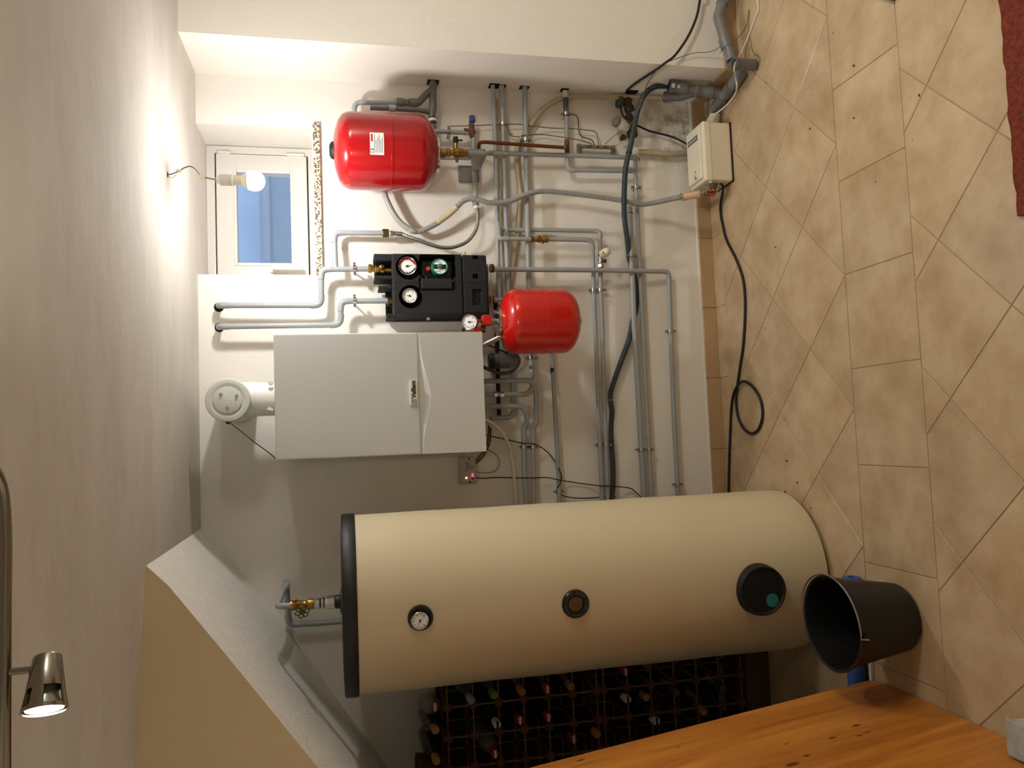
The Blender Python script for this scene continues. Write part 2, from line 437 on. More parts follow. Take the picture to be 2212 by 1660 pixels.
# roof of the void, so that it is a closed solid
tp = [Vector((v.x, v.y, H+.04)) for v in fe]+[Vector((v.x, v.y, H+.04)) for v in we]
mbs.add(tp, [(i, i+1, n+i+1, n+i) for i in range(n-1)], False)
struct('wall_stair_underside', mbs, soffm)
mbs = MB()
poly = [Vector((v.x, v.y, v.z)) for v in fe]; top = [Vector((v.x, v.y, H+.03)) for v in fe]
mbs.add(poly+top, [(i, i+1, n+i+1, n+i) for i in range(n-1)], False)
struct('wall_stair_side', mbs, mat('stair_side_paint', (206, 186, 150), .85, var=.05, vscale=3, bump=.3, bscale=60))

# floor: grout bed and every tile cut to its band
XA, YA, XS, YS, S = .5159, -.9756, .9979, -1.4144, 1/3
D = S/math.sqrt(2)
def clip(poly, a, b, c):     # keep a*x+b*y<=c
    out = []
    for i in range(len(poly)):
        p, q = poly[i], poly[(i+1) % len(poly)]; fp = a*p[0]+b*p[1]-c; fq = a*q[0]+b*q[1]-c
        if fp <= 0: out.append(p)
        if (fp < 0 < fq) or (fq < 0 < fp):
            t = fp/(fp-fq); out.append((p[0]+t*(q[0]-p[0]), p[1]+t*(q[1]-p[1])))
    return out
tiles = []
g = .0035
def addtile(poly, bounds):
    for b in bounds: 
        poly = clip(poly, *b)
        if len(poly) < 3: return
    ar = abs(sum(poly[i][0]*poly[(i+1) % len(poly)][1]-poly[(i+1) % len(poly)][0]*poly[i][1] for i in range(len(poly))))/2
    if ar > .0004: tiles.append(poly)
YB = -.112
xb = [(-1, 0, 1.95), (1, 0, 2.6)]
def diag(x0, y0, bounds):
    for i in range(-16, 17):
        for j in range(-30, 20):
            if (i+j) % 2 == 0: continue
            cx, cy = x0+i*D, y0+j*D; dd = D-g*.5*math.sqrt(2)
            addtile([(cx-dd, cy), (cx, cy-dd), (cx+dd, cy), (cx, cy+dd)], bounds)
diag(XA, YA, xb+[(0, 1, YB-g/2), (0, -1, -(YA+g/2))])
diag(XS, YS, xb+[(0, 1, YA-S-g/2), (0, -1, 4.9)])
for k in range(-8, 9):
    x0 = XA+k*S; addtile([(x0+g/2, YA-S+g/2), (x0+S-g/2, YA-S+g/2), (x0+S-g/2, YA-g/2), (x0+g/2, YA-g/2)], xb)
for k in range(-8, 9):
    x0 = .897+k*S; addtile([(x0+g/2, YB+g/2), (x0+S-g/2, YB+g/2), (x0+S-g/2, 0), (x0+g/2, 0)], xb)
me = bpy.data.meshes.new('floor'); V = []; Fc = []; tones = []
V += [(-2.1, -5, -.06), (2.8, -5, -.06), (2.8, .1, -.06), (-2.1, .1, -.06), (-2.1, -5, -.0022), (2.8, -5, -.0022), (2.8, .1, -.0022), (-2.1, .1, -.0022)]
Fc += [(0, 3, 2, 1), (4, 5, 6, 7), (0, 1, 5, 4), (1, 2, 6, 5), (2, 3, 7, 6), (3, 0, 4, 7)]; tones += [1]*6; ng = 6
for poly in tiles:
    cx = sum(p[0] for p in poly)/len(poly); cy = sum(p[1] for p in poly)/len(poly); o = len(V); m_ = len(poly); tn = random.uniform(.92, 1.04)
    ins = []
    for p in poly:
        l = math.hypot(p[0]-cx, p[1]-cy); s_ = max(.0, (l-.0022)/l); ins.append((cx+(p[0]-cx)*s_, cy+(p[1]-cy)*s_))
    V += [(p[0], p[1], -.003) for p in poly]+[(p[0], p[1], -.0009) for p in poly]+[(p[0], p[1], 0) for p in ins]
    for i in range(m_):
        j = (i+1) % m_; Fc.append((o+i, o+j, o+m_+j, o+m_+i)); Fc.append((o+m_+i, o+m_+j, o+2*m_+j, o+2*m_+i)); tones += [tn, tn]
    Fc.append(tuple(o+2*m_+i for i in range(m_))); tones.append(tn)
me.from_pydata(V, [], Fc); me.update()
ca = me.color_attributes.new('tone', 'FLOAT_COLOR', 'CORNER')
for p, tn in zip(me.polygons, tones):
    for li in p.loop_indices: ca.data[li].color = (tn, tn*.995, tn*.985, 1)
for i, p in enumerate(me.polygons): p.material_index = 1 if i < ng else 0
me.materials.append(tilem); me.materials.append(grout)
fo = bpy.data.objects.new('floor', me); COL.objects.link(fo); fo['kind'] = 'structure'

# tiled baseboards
def whitetone(mb, name):
    o = struct(name, mb, [basem, grout, plaster]); return o
basem = mat('baseboard_tile', (186, 154, 116), .35, var=.12, vscale=7)
mb = MB(); mb.cur = 1; mb.box((-1.9, -.010, 0), (1.571, 0, .066)); mb.cur = 0
for k in range(-9, 3):
    x0 = .897+k*S; mb.box((max(x0+.002, -1.9), -.013, 0), (min(x0+S-.002, 1.571), -.001, .068), .0015, 1)
mb.cur = 2; mb.box((-1.9, -.006, .066), (1.571, 0, .076), .002, 1)
whitetone(mb, 'baseboard_back')
mb = MB(); mb.cur = 1; mb.box((1.560, -.349, 0), (2.6, -.339, .066)); mb.box((1.561, -.349, 0), (1.571, 0, .066)); mb.cur = 0
for k in range(4): mb.box((1.560+k*S+.002, -.352, 0), (min(1.560+(k+1)*S, 2.6), -.340, .068), .0015, 1)
mb.box((1.558, -.350, 0), (1.570, -.013, .068), .0015, 1)
whitetone(mb, 'baseboard_right')

# window
YF = .235
fx0, fx1, fz0 = .66, 1.352, 1.845
wn = T('window_1', 'white plastic casement window with blue dusk behind the glass', 'window', (1.0, YF, fz0)); wn['kind'] = 'structure'
mb = MB(); b = .0
mb.box((fx0, YF, fz0), (fx1, YF+.06, 1.870), .003); mb.box((1.318, YF, 1.868), (fx1, YF+.06, H), .003); mb.box((fx0, YF, 1.868), (.69, YF+.06, H), .003); mb.box((.688, YF, 2.276), (1.32, YF+.06, H), .003)
mb.box((.68, YF+.052, 1.86), (.80, YF+.062, 2.29)); mb.box((1.24, YF+.052, 1.86), (1.33, YF+.062, 2.29)); mb.box((.68, YF+.0522, 1.86), (1.33, YF+.0618, 1.935)); mb.box((.68, YF+.0522, 2.20), (1.33, YF+.0618, 2.29))
mk('window_frame', mb, win_w, wn)
sx0, sx1, sz0, sz1 = .70, 1.312, 1.876, 2.269; gx0, gx1, gz0, gz1 = .815, 1.228, 1.950, 2.182
mb = MB(); ys = YF-.012
mb.box((sx0, ys, sz0), (sx1, ys+.05, gz0), .004); mb.box((sx0, ys, gz1), (sx1, ys+.05, sz1), .004); mb.box((sx0, ys+.0004, gz0-.002), (gx0, ys+.05, gz1+.002), .004); mb.box((gx1, ys+.0004, gz0-.002), (sx1, ys+.05, gz1+.002), .004)
sash = mk('sash', mb, win_w, wn)
mb = MB()
for q in (((gx0-.014, gz0-.014), (gx1+.014, gz0)), ((gx0-.014, gz1), (gx1+.014, gz1+.014)), ((gx0-.014, gz0), (gx0, gz1)), ((gx1, gz0), (gx1+.014, gz1))):
    mb.box((q[0][0], ys-.004, q[0][1]), (q[1][0], ys+.012, q[1][1]), .003)
mk('glazing_bead', mb, win_w, sash)
mk('glass_pane', MB().box((gx0-.01, ys+.02, gz0-.01), (gx1+.01, ys+.026, gz1+.01)), glassm, sash)
for z0, z1 in ((2.205, 2.262), (1.885, 1.965)):
    mb = MB(); mb.cyl((1.318, YF-.014, z0), (0, 0, 1), .007, z1-z0, 14, bev=.001); mb.box((1.30, YF-.014, z0+.004), (1.318, YF-.009, z1-.004), .001)
    mk('hinge', mb, win_w, wn)
hp = at(600, 583, ys-.01)
mb = MB(); mb.box((hp.x-.014, ys-.012, hp.z-.035), (hp.x+.014, ys, hp.z+.035), .005, 3)
hd = mk('handle', mb, win_w, wn)
mb = MB(); mb.cyl((hp.x, ys-.010, hp.z+.01), (0, -1, 0), .010, .035, 16, bev=.002)
mb.box((hp.x-.010, ys-.055, hp.z-.115), (hp.x+.010, ys-.040, hp.z+.022), .006, 3)
mk('lever', mb, win_w, hd)
# granite sill
mb = MB(); s0 = at(675, 268, -.022); s1 = at(690, 268, -.022)
mb.box((.716, -.022, s1.z), (1.372, .02, s0.z), .003); mb.box((.716, .02, s1.z), (1.354, YF+.02, s0.z), .002)
mk('window_sill', mb, granite, wn)
# light well outside
mb = MB(); mb.box((-.3, .95, .8), (2.4, 1.05, 2.13)); mb.box((-.3, .94, 2.105), (2.4, 1.05, 2.14)); mb.box((-.3, 1.3, 2.13), (2.4, 1.4, 3.4)); mb.box((-.3, .97, 2.14), (2.4, 1.35, 2.16))
struct('wall_outside', mb, outm)

# ================================================================== LAMPS
# bare bulb on its flex
hk = atz(362, 378, H); bx, by = hk.x-.012, hk.y
bc = at(549, 391, by)
t = T('hanging_bulb', 'lit bare bulb in a white lampholder hanging on wires before the window', 'lamp', (hk.x, hk.y, H))
prof = [(0, .036)]+[(.0345*math.cos(a), .0345*math.sin(a)) for a in [k*PI/2/10 for k in range(9, -1, -1)]]+[(.0345, -.002), (.033, -.012), (.0285, -.024), (.022, -.036), (.0165, -.046)]
prof = [(0, -.037)]+[(.0358*math.cos(a), -.037*math.sin(a)) for a in [k*PI/2/10 for k in range(9, -1, -1)]]+[(.0335, .012), (.030, .021)]
bulbm = mat('bulb_light', (255, 232, 205), .5, emit=1.)
be = bulbm.node_tree.nodes['Principled BSDF']; be.inputs['Emission Color'].default_value = (1.0, .985, .965, 1)
be.inputs['Emission Strength'].default_value = BULB_POWER
mk('bulb', MB().lathe(prof, bc, (0, 0, 1), 32), bulbm, t)
mk('bulb_collar', MB().lathe([(.0300, .0205), (.0306, .022), (.0285, .026), (.0225, .034), (.0175, .042), (.0165, .043), (.0175, .05), (.0185, .072), (0, .072)], bc, (0, 0, 1), 28), mat('bulb_base_plastic', (238, 232, 214), .4), t)
mk('lampholder', MB().lathe([(0, .069), (.019, .069), (.0215, .071), (.0215, .076), (.0200, .077), (.0205, .108), (.019, .115), (.012, .121), (.008, .128), (0, .129)], bc, (0, 0, 1), 30), mat('lampholder_grey', (206, 204, 198), .4), t)
top = bc+Vector((0, 0, .128))
kn = at(437, 383, by)
for dx in (-.0016, .0016):
    mk('wire', MB().tube(spline([top+Vector((dx, 0, 0)), kn+Vector((dx, 0, -.004))]), .0013, 8), inkg, t)
mk('terminal_block', MB().box(kn-Vector((.008, .005, .010)), kn+Vector((.008, .005, .010)), .002), cream_pl, t)
for dx in (0, .005):
    P = [kn+Vector((0, dx, .006))]+[at(a, b_, by)+Vector((0, dx, 0)) for a, b_ in ((428, 373), (418, 362), (408, 359), (396, 363), (388, 369))]
    mk('wire', MB().tube(spline(P), .0014, 8), mat('wire_brown', (110, 92, 78), .5), t)
k2 = at(387, 369, by)
mk('wire_nut', MB().lathe([(0, -.009), (.004, -.008), (.0055, 0), (.004, .008), (0, .009)], k2, (.3, 0, 1), 14), cream_pl, t)
mk('wire', MB().tube(spline([k2, at(372, 376, by), Vector((hk.x, hk.y, H+.002))]), .002, 8), mat('wire_brown2', (96, 84, 72), .5), t)
mk('wire', MB().tube(spline([k2, at(374, 384, by), at(366, 382, by), Vector((hk.x-.012, hk.y, H+.002))]), .0016, 8), cable_w, t)
mk('ceiling_hole', MB().cyl((hk.x, hk.y, H-.0008), (0, 0, 1), .010, .001, 16), holem, t)

# spotlight rail
yr, zr = -1.995, 2.25
t = T('spotlight_rail', 'curved chrome ceiling rail carrying lit spotlights', 'lamp', (-.4, yr, H))
P = [Vector((.02, yr-.62, zr)), Vector((.03, yr-.3, zr)), Vector((.015, yr-.14, zr)), Vector((-.03, yr-.03, zr)), Vector((-.11, yr, zr)), Vector((-.25, yr, zr)), Vector((-.45, yr, zr)), Vector((-.75, yr, zr)), Vector((-1.0, yr, zr))]
spm = mat('rail_chrome', (150, 145, 134), .22, 1.)
mk('rail', MB().tube(spline(P, .02), .0085, 14), spm, t)
for x in (-.85,): mk('ceiling_mount', MB().cyl((x, yr, zr), (0, 0, 1), .02, H-zr, 20), spm, t)
lensm = mat('spot_lens_light', (255, 250, 215), .5, emit=1.)
le = lensm.node_tree.nodes['Principled BSDF']; le.inputs['Emission Color'].default_value = (1., .93, .68, 1); le.inputs['Emission Strength'].default_value = 26.
def spot_head(x, n, arm_top, label=None, power=SPOT_POWER, cone=1.5, hc=None):
    n = Vector(n).normalized(); L = .088
    c = hc   # centre of back end
    hd = mk('spot_arm', MB().tube([arm_top, arm_top+Vector((0, 0, -.034))], .0055, 12), spm, t)
    e = (c+n*.03); mk('joint', MB().tube([arm_top+Vector((0, 0, -.034)), e], .0045, 10), spm, hd)
    # truncated cone housing with cut-away window openings near the rim
    mb = MB(); mb.lathe([(0, 0), (.018, 0), (.020, .002), (.0265, .05), (.0245, .05), (.018, .004), (0, .004)], c, n, 32)
    for k in range(4):
        a0 = k*PI/2+.5; mb.lathe([(.0258, .048), (.0315, .079), (.0300, .079), (.0245, .048), (.0258, .048)], c, n, 5, a0, a0+.62)
    mb.lathe([(.0312, .077), (.0322, .083), (.0305, .083), (.0300, .077), (.0312, .077)], c, n, 32)
    mk('spot_housing', mb, spm, hd)
    mk('lamp_reflector', MB().lathe([(0, .046), (.014, .046), (.016, .058), (.027, .079), (.026, .080), (0, .074)], c, n, 30), mat('reflector_glass', (150, 158, 140), .15, .4), hd)
    mk('lamp_lens', MB().lathe([(0, .0835), (.012, .083), (.026, .080)], c, n, 30), lensm, hd)
    ld = bpy.data.lights.new('spot_light', 'SPOT'); ld.energy = power; ld.color = (1, .93, .78); ld.spot_size = cone; ld.spot_blend = .6; ld.shadow_soft_size = .025
    lo = bpy.data.objects.new('spot_light', ld); COL.objects.link(lo); lo.parent = hd
    lo.matrix_local = Matrix.Translation(c+n*.09-base_of(hd)) @ n.to_track_quat('-Z', 'Y').to_matrix().to_4x4()
spot_head(-.333, (at(118, 1523, yr)-at(103, 1417, yr)).normalized()+Vector((0, -.55, 0)), at(12, 1453, yr), hc=at(103, 1417, yr))
spot_head(-.8, (-.75, .25, -.5), Vector((-.70, yr, zr)), hc=Vector((-.70, yr, zr-.045)), power=3.)
spot_head(.02, (1.75, 1.9, -1.1), Vector((.02, yr-.5, zr)), hc=Vector((.02, yr-.5, zr-.045)), power=14., cone=1.9)  # added head out of view, aimed at the pier as fill
# added fill lamp, out of view at the right, to brighten the room
t = T('added_fill_lamp', 'added round fill lamp on the ceiling, unseen beyond the right of the view', 'lamp', (2.34, -2.25, H))
mk('fill_lamp_base', MB().cyl((2.34, -2.25, H-.03), (0, 0, 1), .22, .03, 40), white_pl, t)
rl = mat('fill_lamp_glow', (255, 236, 208), .5, emit=1.); re_ = rl.node_tree.nodes['Principled BSDF']; re_.inputs['Emission Color'].default_value = (1, .98, .87, 1); re_.inputs['Emission Strength'].default_value = FILL_POWER
mk('fill_lamp_shade', MB().lathe([(.21, 0), (.21, -.03), (.18, -.06), (.10, -.08), (0, -.085)], (2.34, -2.25, H-.03), (0, 0, 1), 40), rl, t)

# ================================================================== BOILER
YB0 = -.439
bx0, bx1, bz0, bz1 = -.058, .402, 1.207, 1.980
t = T('gas_boiler', 'white wall-hung gas boiler with a curved handle lip across its front', 'boiler', ((bx0+bx1)/2, -.05, bz0))
def bpx(px, py, Y=YB0): return at(px, py, Y)
zs = bpx(903, 722).z
mk('casing', MB().box((bx0, YB0+.004, zs+.0015), (bx1, -.035, bz1), .006, 3), boilerw, t)
mk('back_plate', MB().box((bx0+.02, -.036, bz0+.02), (bx1-.02, -.002, bz1-.02)), greyface, t)
mk('underside', MB().box((bx0+.006, YB0+.02, bz0+.006), (bx1-.006, -.034, zs)), mat('boiler_underside', (96, 94, 90), .6), t)
yy = [722, 745, 770, 795, 820, 850, 875, 895, 915, 940, 965, 979]
do = [1.6, 3, 6, 11, 17, 22.5, 21.5, 16.5, 11, 6, 3.5, 2.6]
di = [.8, 1.2, 2, 4, 7, 10, 10, 8, 5, 2.6, 1.5, .8]
oc = [bpx(903+(y-722)*.038+d, y) for y, d in zip(yy, do)]; ic = [bpx(903+(y-722)*.038+d, y, YB0+.008) for y, d in zip(yy, di)]
def smooth_(P): return spline(P, .012)
oc = smooth_(oc); n = len(oc); ic = smooth_(ic)
ic = [ic[min(len(ic)-1, round(i*(len(ic)-1)/(n-1)))] for i in range(n)]
oc[0].x = ic[0].x = bx1; oc[-1].x = ic[-1].x = bx0
mb = MB(); front = [Vector((p.x, YB0, p.z)) for p in oc]+[Vector((bx0, YB0, bz0)), Vector((bx1, YB0, bz0))]
mb.prism(front[::-1], (0, .02, 0))
mb.box((bx0, YB0+.004, bz0), (bx0+.006, -.05, zs-.004)); mb.box((bx1-.006, YB0+.004, bz0), (bx1, -.05, zs-.004))
fl = mk('lower_flap', mb, boilerw, t)
mb = MB(); mb.add([p for p in oc]+[Vector((q.x, YB0+.009, q.z)) for q in ic], [(i, i+1, n+i+1, n+i) for i in range(n-1)], True)
mk('handle_lip', mb, boilerw, fl, recalc=False)
mk('handle_recess', MB().box((bx0+.001, YB0+.009, zs-.05), (bx1-.001, YB0+.016, zs+.001)), greyface, fl)
a, b_ = bpx(886, 876), bpx(901, 823)
bd = mk('badge', MB().box((a.x, YB0-.006, b_.z), (b_.x, YB0+.004, a.z), .002, 2), white_pl, t)
cxm, czm = (a.x+b_.x)/2, (a.z+b_.z)/2; hh = abs(a.z-b_.z)
text(bd, 'brand_lettering', 'Vaillant', (cxm+.0135, YB0-.0064, czm), .0225, inkm, bold=.0009)
mb = MB(); lx = a.x+.0125; q = hh*.33
for (u0, u1, v0, v1) in ((-q, q, -q, -q+.0015), (-q, q, q-.0015, q), (-q, -q+.0015, -q, q), (q-.0015, q, -q, q)): mb.box((lx+u0, YB0-.0068, czm+v0), (lx+u1, YB0-.0060, czm+v1))
mb.torus((lx, YB0-.0064, czm-.001), (0, 1, 0), q*.45, .0009, 16, 5)
mb.prism([(lx-.001, YB0-.006, czm), (lx+.003, YB0-.006, czm+q*.8), (lx+.0042, YB0-.006, czm+q*.7), (lx+.001, YB0-.006, czm)], (0, -.0008, 0))
mk('brand_emblem', mb, inkm, bd)
for i, (px_, py_) in enumerate(((1062, 824), (1062, 853), (1062, 878), (1062, 903), (1062, 775))):
    q = at(1052, py_, -.085+.0); mk('connection_nut', hexnut(Vector((q.x, q.y, bz0-.028)), (0, 0, 1), .018, .034), brassdk if i % 2 else steel, t)

# flue: inspection tee on the wall and short duct down to the boiler
fc = at(492, 865, -.31); rr = .0765
t = T('flue_pipe', 'white boiler flue tee with a round screwed inspection cap above the boiler', 'flue', (fc.x, -.2, bz1))
mk('wall_tube', MB().cyl((fc.x, -.002, fc.z), (0, -1, 0), rr*.97, .29, 48), white_pl, t)
cap = mk('inspection_cap', MB().lathe([(0, 0), (rr*1.03, 0), (rr*1.06, .004), (rr*1.06, .020), (rr*1.02, .026), (rr*.88, .028), (rr*.80, .028), (rr*.70, .024), (rr*.66, .024), (rr*.66, .030), (rr*.63, .031), (0, .031)], (fc.x, -.285, fc.z), (0, -1, 0), 56), mat('flue_cap_grey', (206, 208, 202), .4), t)
for (px_, py_) in ((477, 852), (511, 855), (491, 882)):
    q = at(px_, py_, -.317); mk('screw', MB().lathe([(0, 0), (.006, 0), (.006, .003), (.004, .0055), (0, .006)], (q.x, -.3155, q.z), (0, -1, 0), 14), steel, cap)
dcx = at(565, 863, -.2).x; dr = .066
mk('duct', MB().lathe([(dr, 0), (dr, .09), (dr+.002, .092), (dr+.002, .2)], (dcx, -.2, bz1-.004), (0, 0, 1), 44), white_pl, t)
mk('clamp_ring', MB().lathe([(dr+.001, 0), (dr+.005, 0), (dr+.005, .018), (dr+.001, .018)], (dcx, -.2, bz1), (0, 0, 1), 44), white_pl, t)
q = at(585, 827, -.26); mk('ring_screw', MB().cyl(q, (0, -1, 0), .011, .01, 20, bev=.002).box(q+Vector((-.008, -.012, -.001)), q+Vector((.008, -.009, .001))), white_pl, t)
q = at(583, 886, -.262); mk('latch', MB().prism([q+Vector((-.004, 0, -.012)), q+Vector((.004, 0, -.012)), q+Vector((.012, 0, .002)), q+Vector((.002, 0, .012))], (0, -.006, 0)), white_pl, t)
q = at(493, 911, -.27); mk('grommet', MB().lathe([(0, 0), (.009, 0), (.010, .006), (.007, .012), (0, .013)], q+Vector((.004, 0, .002)), (-.8, -.5, -.2), 18), rubber, t)
tag(mk('sensor_cable', MB().tube(spline([q, at(520, 932, -.25), at(550, 956, -.2), at(580, 978, -.12), at(596, 992, -.05)]), .0022, 8), cable_g, None, origin=q), 'thin grey cable running from the flue cap down to the boiler\'s top left corner', 'cable')

# ================================================================== RED VESSELS
def vessel(name, label, ctr, r, prof_h, m, capend, tilt=Vector((0, 0, 1)), group=None):
    t = T(name, label, 'expansion vessel', ctr, group)
    return t
vc = Vector((1.186, -.2, 0))
zt, zb = at(720, 320, -.2).z, at(945, 322, -.2).z
vc.z = zb; r = .155; Hh = zt-zb
t = T('large_expansion_vessel', 'large dark red expansion vessel with a white rating label, beside the window', 'expansion vessel', (vc.x, -.2, zb), 'red expansion vessels')
def pr(l): return [(a*r, b*Hh) for a, b in l]
seam = .465
mk('body', MB().lathe(pr([(0, 0), (.34, .0), (.44, .008), (.62, .030), (.80, .072), (.93, .118), (.985, .155), (1, .19), (1, seam-.012), (1.012, seam-.01), (1.012, seam+.008), (1, seam+.010), (1, .83), (.985, .868), (.93, .912), (.80, .950), (.6, .976), (.4, .992), (.2, 1.0), (0, 1.0)]), vc, (0, 0, 1), 72), redm, t)
mk('top_cap', MB().lathe([(0, .016), (.02, .016), (.032, .010), (.037, 0), (.037, -.010)], vc+Vector((0, 0, Hh)), (0, 0, 1), 32), rubber, t)
mk('flange', MB().lathe([(0, -.006), (.066, -.006), (.074, -.003), (.074, .006), (.064, .012)], vc+Vector((0, 0, .002)), (0, 0, 1), 40), chrome, t)
mk('neck', MB().cyl(vc+Vector((0, 0, -.03)), (0, 0, 1), .014, .03, 20), brassdk, t)
# sticker wrapped round the shell
def wrap(parent, name, c, r, a0, a1, z0, z1, m, off=.0008, n=12):
    vs = []; fs = []
    for k in range(n+1):
        a = a0+(a1-a0)*k/n
        for z in (z0, z1): vs.append(Vector((c.x+math.sin(a)*(r+off), c.y-math.cos(a)*(r+off), z)))
    for k in range(n): fs.append((2*k, 2*k+2, 2*k+3, 2*k+1))
    mb = MB(); mb.add(vs, fs, True); return mk(name, mb, m, parent)
def ang(px, py): q = at(px, py, vc.y-r*.93); return math.asin(max(-1, min(1, (q.x-vc.x)/r)))
a0, a1 = ang(815, 334), ang(815, 289); z1, z0 = at(799, 312, -.34).z, at(829, 312, -.34).z
lb = wrap(t, 'rating_label', vc, r, a0, a1, z0, z1, white_pl)
hz = z1-z0; da = a1-a0
wrap(lb, 'red_print', vc, r, a0+da*.58, a0+da*.93, z1-hz*.2, z1-hz*.07, inkr, .0013)
for k in range(6):
    wrap(lb, 'fine_print', vc, r, a0+da*(.06+.03*(k % 2)), a0+da*(.88-.11*((k*2) % 3)), z1-hz*(.30+.11*k)-.0022, z1-hz*(.30+.11*k), inkg, .0013)
am = a0+da*.17; q = Vector((vc.x+math.sin(am)*(r+.0015), vc.y-math.cos(am)*(r+.0015), z1-hz*.15))
text(lb, 'conformity_mark', 'CE', q, .017, inkm, right=(math.cos(am), math.sin(am), 0), depth=.0002)

sv = Vector((0, -.29, 0)); qa = at(1165, 695, -.29); sv.x = qa.x; r = .1335
zt, zb = at(1080, 695, -.29).z, at(1248, 695, -.29).z; Hh = zt-zb; sv.z = zb
t = T('small_expansion_vessel', 'small bright red expansion vessel hanging below the pump station', 'expansion vessel', (sv.x, sv.y, zb), 'red expansion vessels')
def pr(l): return [(a*r, b*Hh) for a, b in l]
seam = .47
mk('body', MB().lathe(pr([(0, 0), (.2, .0), (.42, .012), (.62, .035), (.80, .075), (.93, .125), (.985, .17), (1, .21), (1, seam-.010), (1.012, seam-.008), (1.012, seam+.008), (1, seam+.010), (1, .80), (.985, .85), (.93, .895), (.80, .94), (.62, .972), (.45, .99), (.36, 1.0), (0, 1.0)]), sv, (0, 0, 1), 72), redm2, t)
mk('bottom_cap', MB().lathe([(0, -.012), (.016, -.012), (.026, -.007), (.030, 0), (.030, .008)], sv, (0, 0, 1), 30), mat('cap_navy', (18, 24, 48), .4), t)
fz = sv+Vector((0, 0, Hh))
fl = mk('flange', MB().lathe([(.04, -.004), (.056, -.002), (.058, .004), (.058, .012), (.048, .015), (.0, .016)], fz, (0, 0, 1), 36), chrome, t)
for k in range(6):
    a = k*PI/3+.3; mk('flange_bolt', hexnut(fz+Vector((math.cos(a)*.045, math.sin(a)*.045, .014)), (0, 0, 1), .006, .007), steel, fl)
mk('connection_stub', MB().cyl(fz+Vector((0, 0, .012)), (0, 0, 1), .011, .03, 18), steel, t)

# safety group above it: red block, pressure gauge, brass drain cocks
q = at(1052, 693, -.30)
t = T('safety_group', 'red pressure relief block with a round pressure gauge above the small red vessel', 'safety valve', q)
mk('valve_block', MB().box(q+Vector((-.021, -.02, -.018)), q+Vector((.021, .02, .022)), .006, 3), redpl, t)
mk('connector', MB().cyl(q+Vector((0, 0, -.045)), (0, 0, 1), .009, .03, 18), steel, t)
g2 = at(1018, 696, -.315)
mk('gauge_stem', MB().cyl(q+Vector((0, 0, .02)), (0, -.15, 1), .006, .03, 14), brass, t)
gauge(t, 'pressure_gauge', g2+Vector((0, .018, 0)), .031, blacksh, chrome, n=Vector((0, -.93, .36)), depth=.024, needle=PI)
d0 = at(1013, 712, -.30)
mk('drain_cock', MB().cyl(d0+Vector((0, .0, -.04)), (0, 0, 1), .010, .05, 18), brass, t)
mk('drain_cock', MB().cyl(at(1004, 713, -.30), (0, 0, 1), .007, .012, 14), rubber, t)
mk('drain_handle', MB().box(at(1030, 712, -.30)+Vector((-.014, -.012, -.016)), at(1030, 712, -.30)+Vector((.010, .012, .012)), .004), redpl, t)
mk('cap_screw', MB().cyl(at(1048, 712, -.29), (0, 0, 1), .014, .02, 18), brassdk, t)

# ================================================================== PUMP STATION
px0, px1 = at(950, 680, -.2).x, at(950, 549, -.2).x
pz0, pz1 = at(1053, 620, -.2).z, at(850, 620, -.2).z
t = T('pump_station', 'black foam pump station with two round thermometers and a green pump dial', 'pump station', ((px0+px1)/2, -.03, pz0))
zm = at(999, 600, -.2).z; xm = at(900, 611, -.2).x
def cut(mb, cutters):
    """boolean-subtract cutters from the mesh builder, return new MB"""
    a = mk('tmp', mb, foam); outs = []
    dg = bpy.context.evaluated_depsgraph_get()
    for c in cutters:
        o = mk('tmpc', c, foam); outs.append(o); m = a.modifiers.new('b', 'BOOLEAN'); m.object = o; m.operation = 'DIFFERENCE'; m.solver = 'EXACT'
    dg = bpy.context.evaluated_depsgraph_get(); dg.update()
    me = bpy.data.meshes.new_from_object(a.evaluated_get(dg)); r = MB(); r.add([v.co for v in me.vertices], [tuple(p.vertices) for p in me.polygons], False)
    for o in outs+[a]: bpy.data.objects.remove(o)
    return r
g1 = at(882, 577, -.2); g3 = at(886, 641, -.2); gp = at(952, 576, -.2)
cutters = [MB().cyl(g1+Vector((.000, -.01, -.002)), (0, 1, 0), .053, .075, 40), MB().cyl(g3+Vector((0, -.01, -.003)), (0, 1, 0), .049, .075, 40),
           MB().box((gp.x-.047, -.22, gp.z-.066), (gp.x+.052, -.10, gp.z+.088), .016, 3), MB().box((gp.x-.078, -.22, at(950, 601, -.2).z-.058), (gp.x-.045, -.185, at(950, 601, -.2).z+.075), .006, 2)]
cutters[3] = MB().box((at(930, 628, -.2).x, -.22, at(982, 620, -.2).z), (at(930, 600, -.2).x, -.18, at(905, 620, -.2).z), .006, 2)
shell = cut(MB().box((px0+.004, -.2, zm+.0015), (px1, -.03, pz1), .004, 2), cutters)
fs_ = mk('front_shell', shell, foam, t)
u0, u1 = at(1042, 660, -.2), at(1020, 625, -.2)
cutters = [MB().box((u0.x, -.21, u0.z), (u1.x, -.188, u1.z), .003, 1)]
for (px_, py_) in ((1027, 556), (1027, 597)):
    q = at(px_, py_, -.2); cutters.append(MB().box(q+Vector((-.010, -.01, -.012)), q+Vector((.010, .022, .012)), .003, 1))
low = cut(MB().box((px0+.006, -.2, pz0), (px1-.002, -.03, zm-.0015), .008, 3), cutters)
mk('lower_shell', low, foam, t)
xs_ = at(930, 611, -.2).x
mk('shell_joint', MB().box((xs_-.001, -.2008, pz0+.01), (xs_+.001, -.199, pz1-.006)), holem, t)
lt = text(t, 'moulded_lettering', 'PAW', ((u0.x+u1.x)/2, -.189, (u0.z+u1.z)/2), .032, foam, depth=.003, bold=.0008)
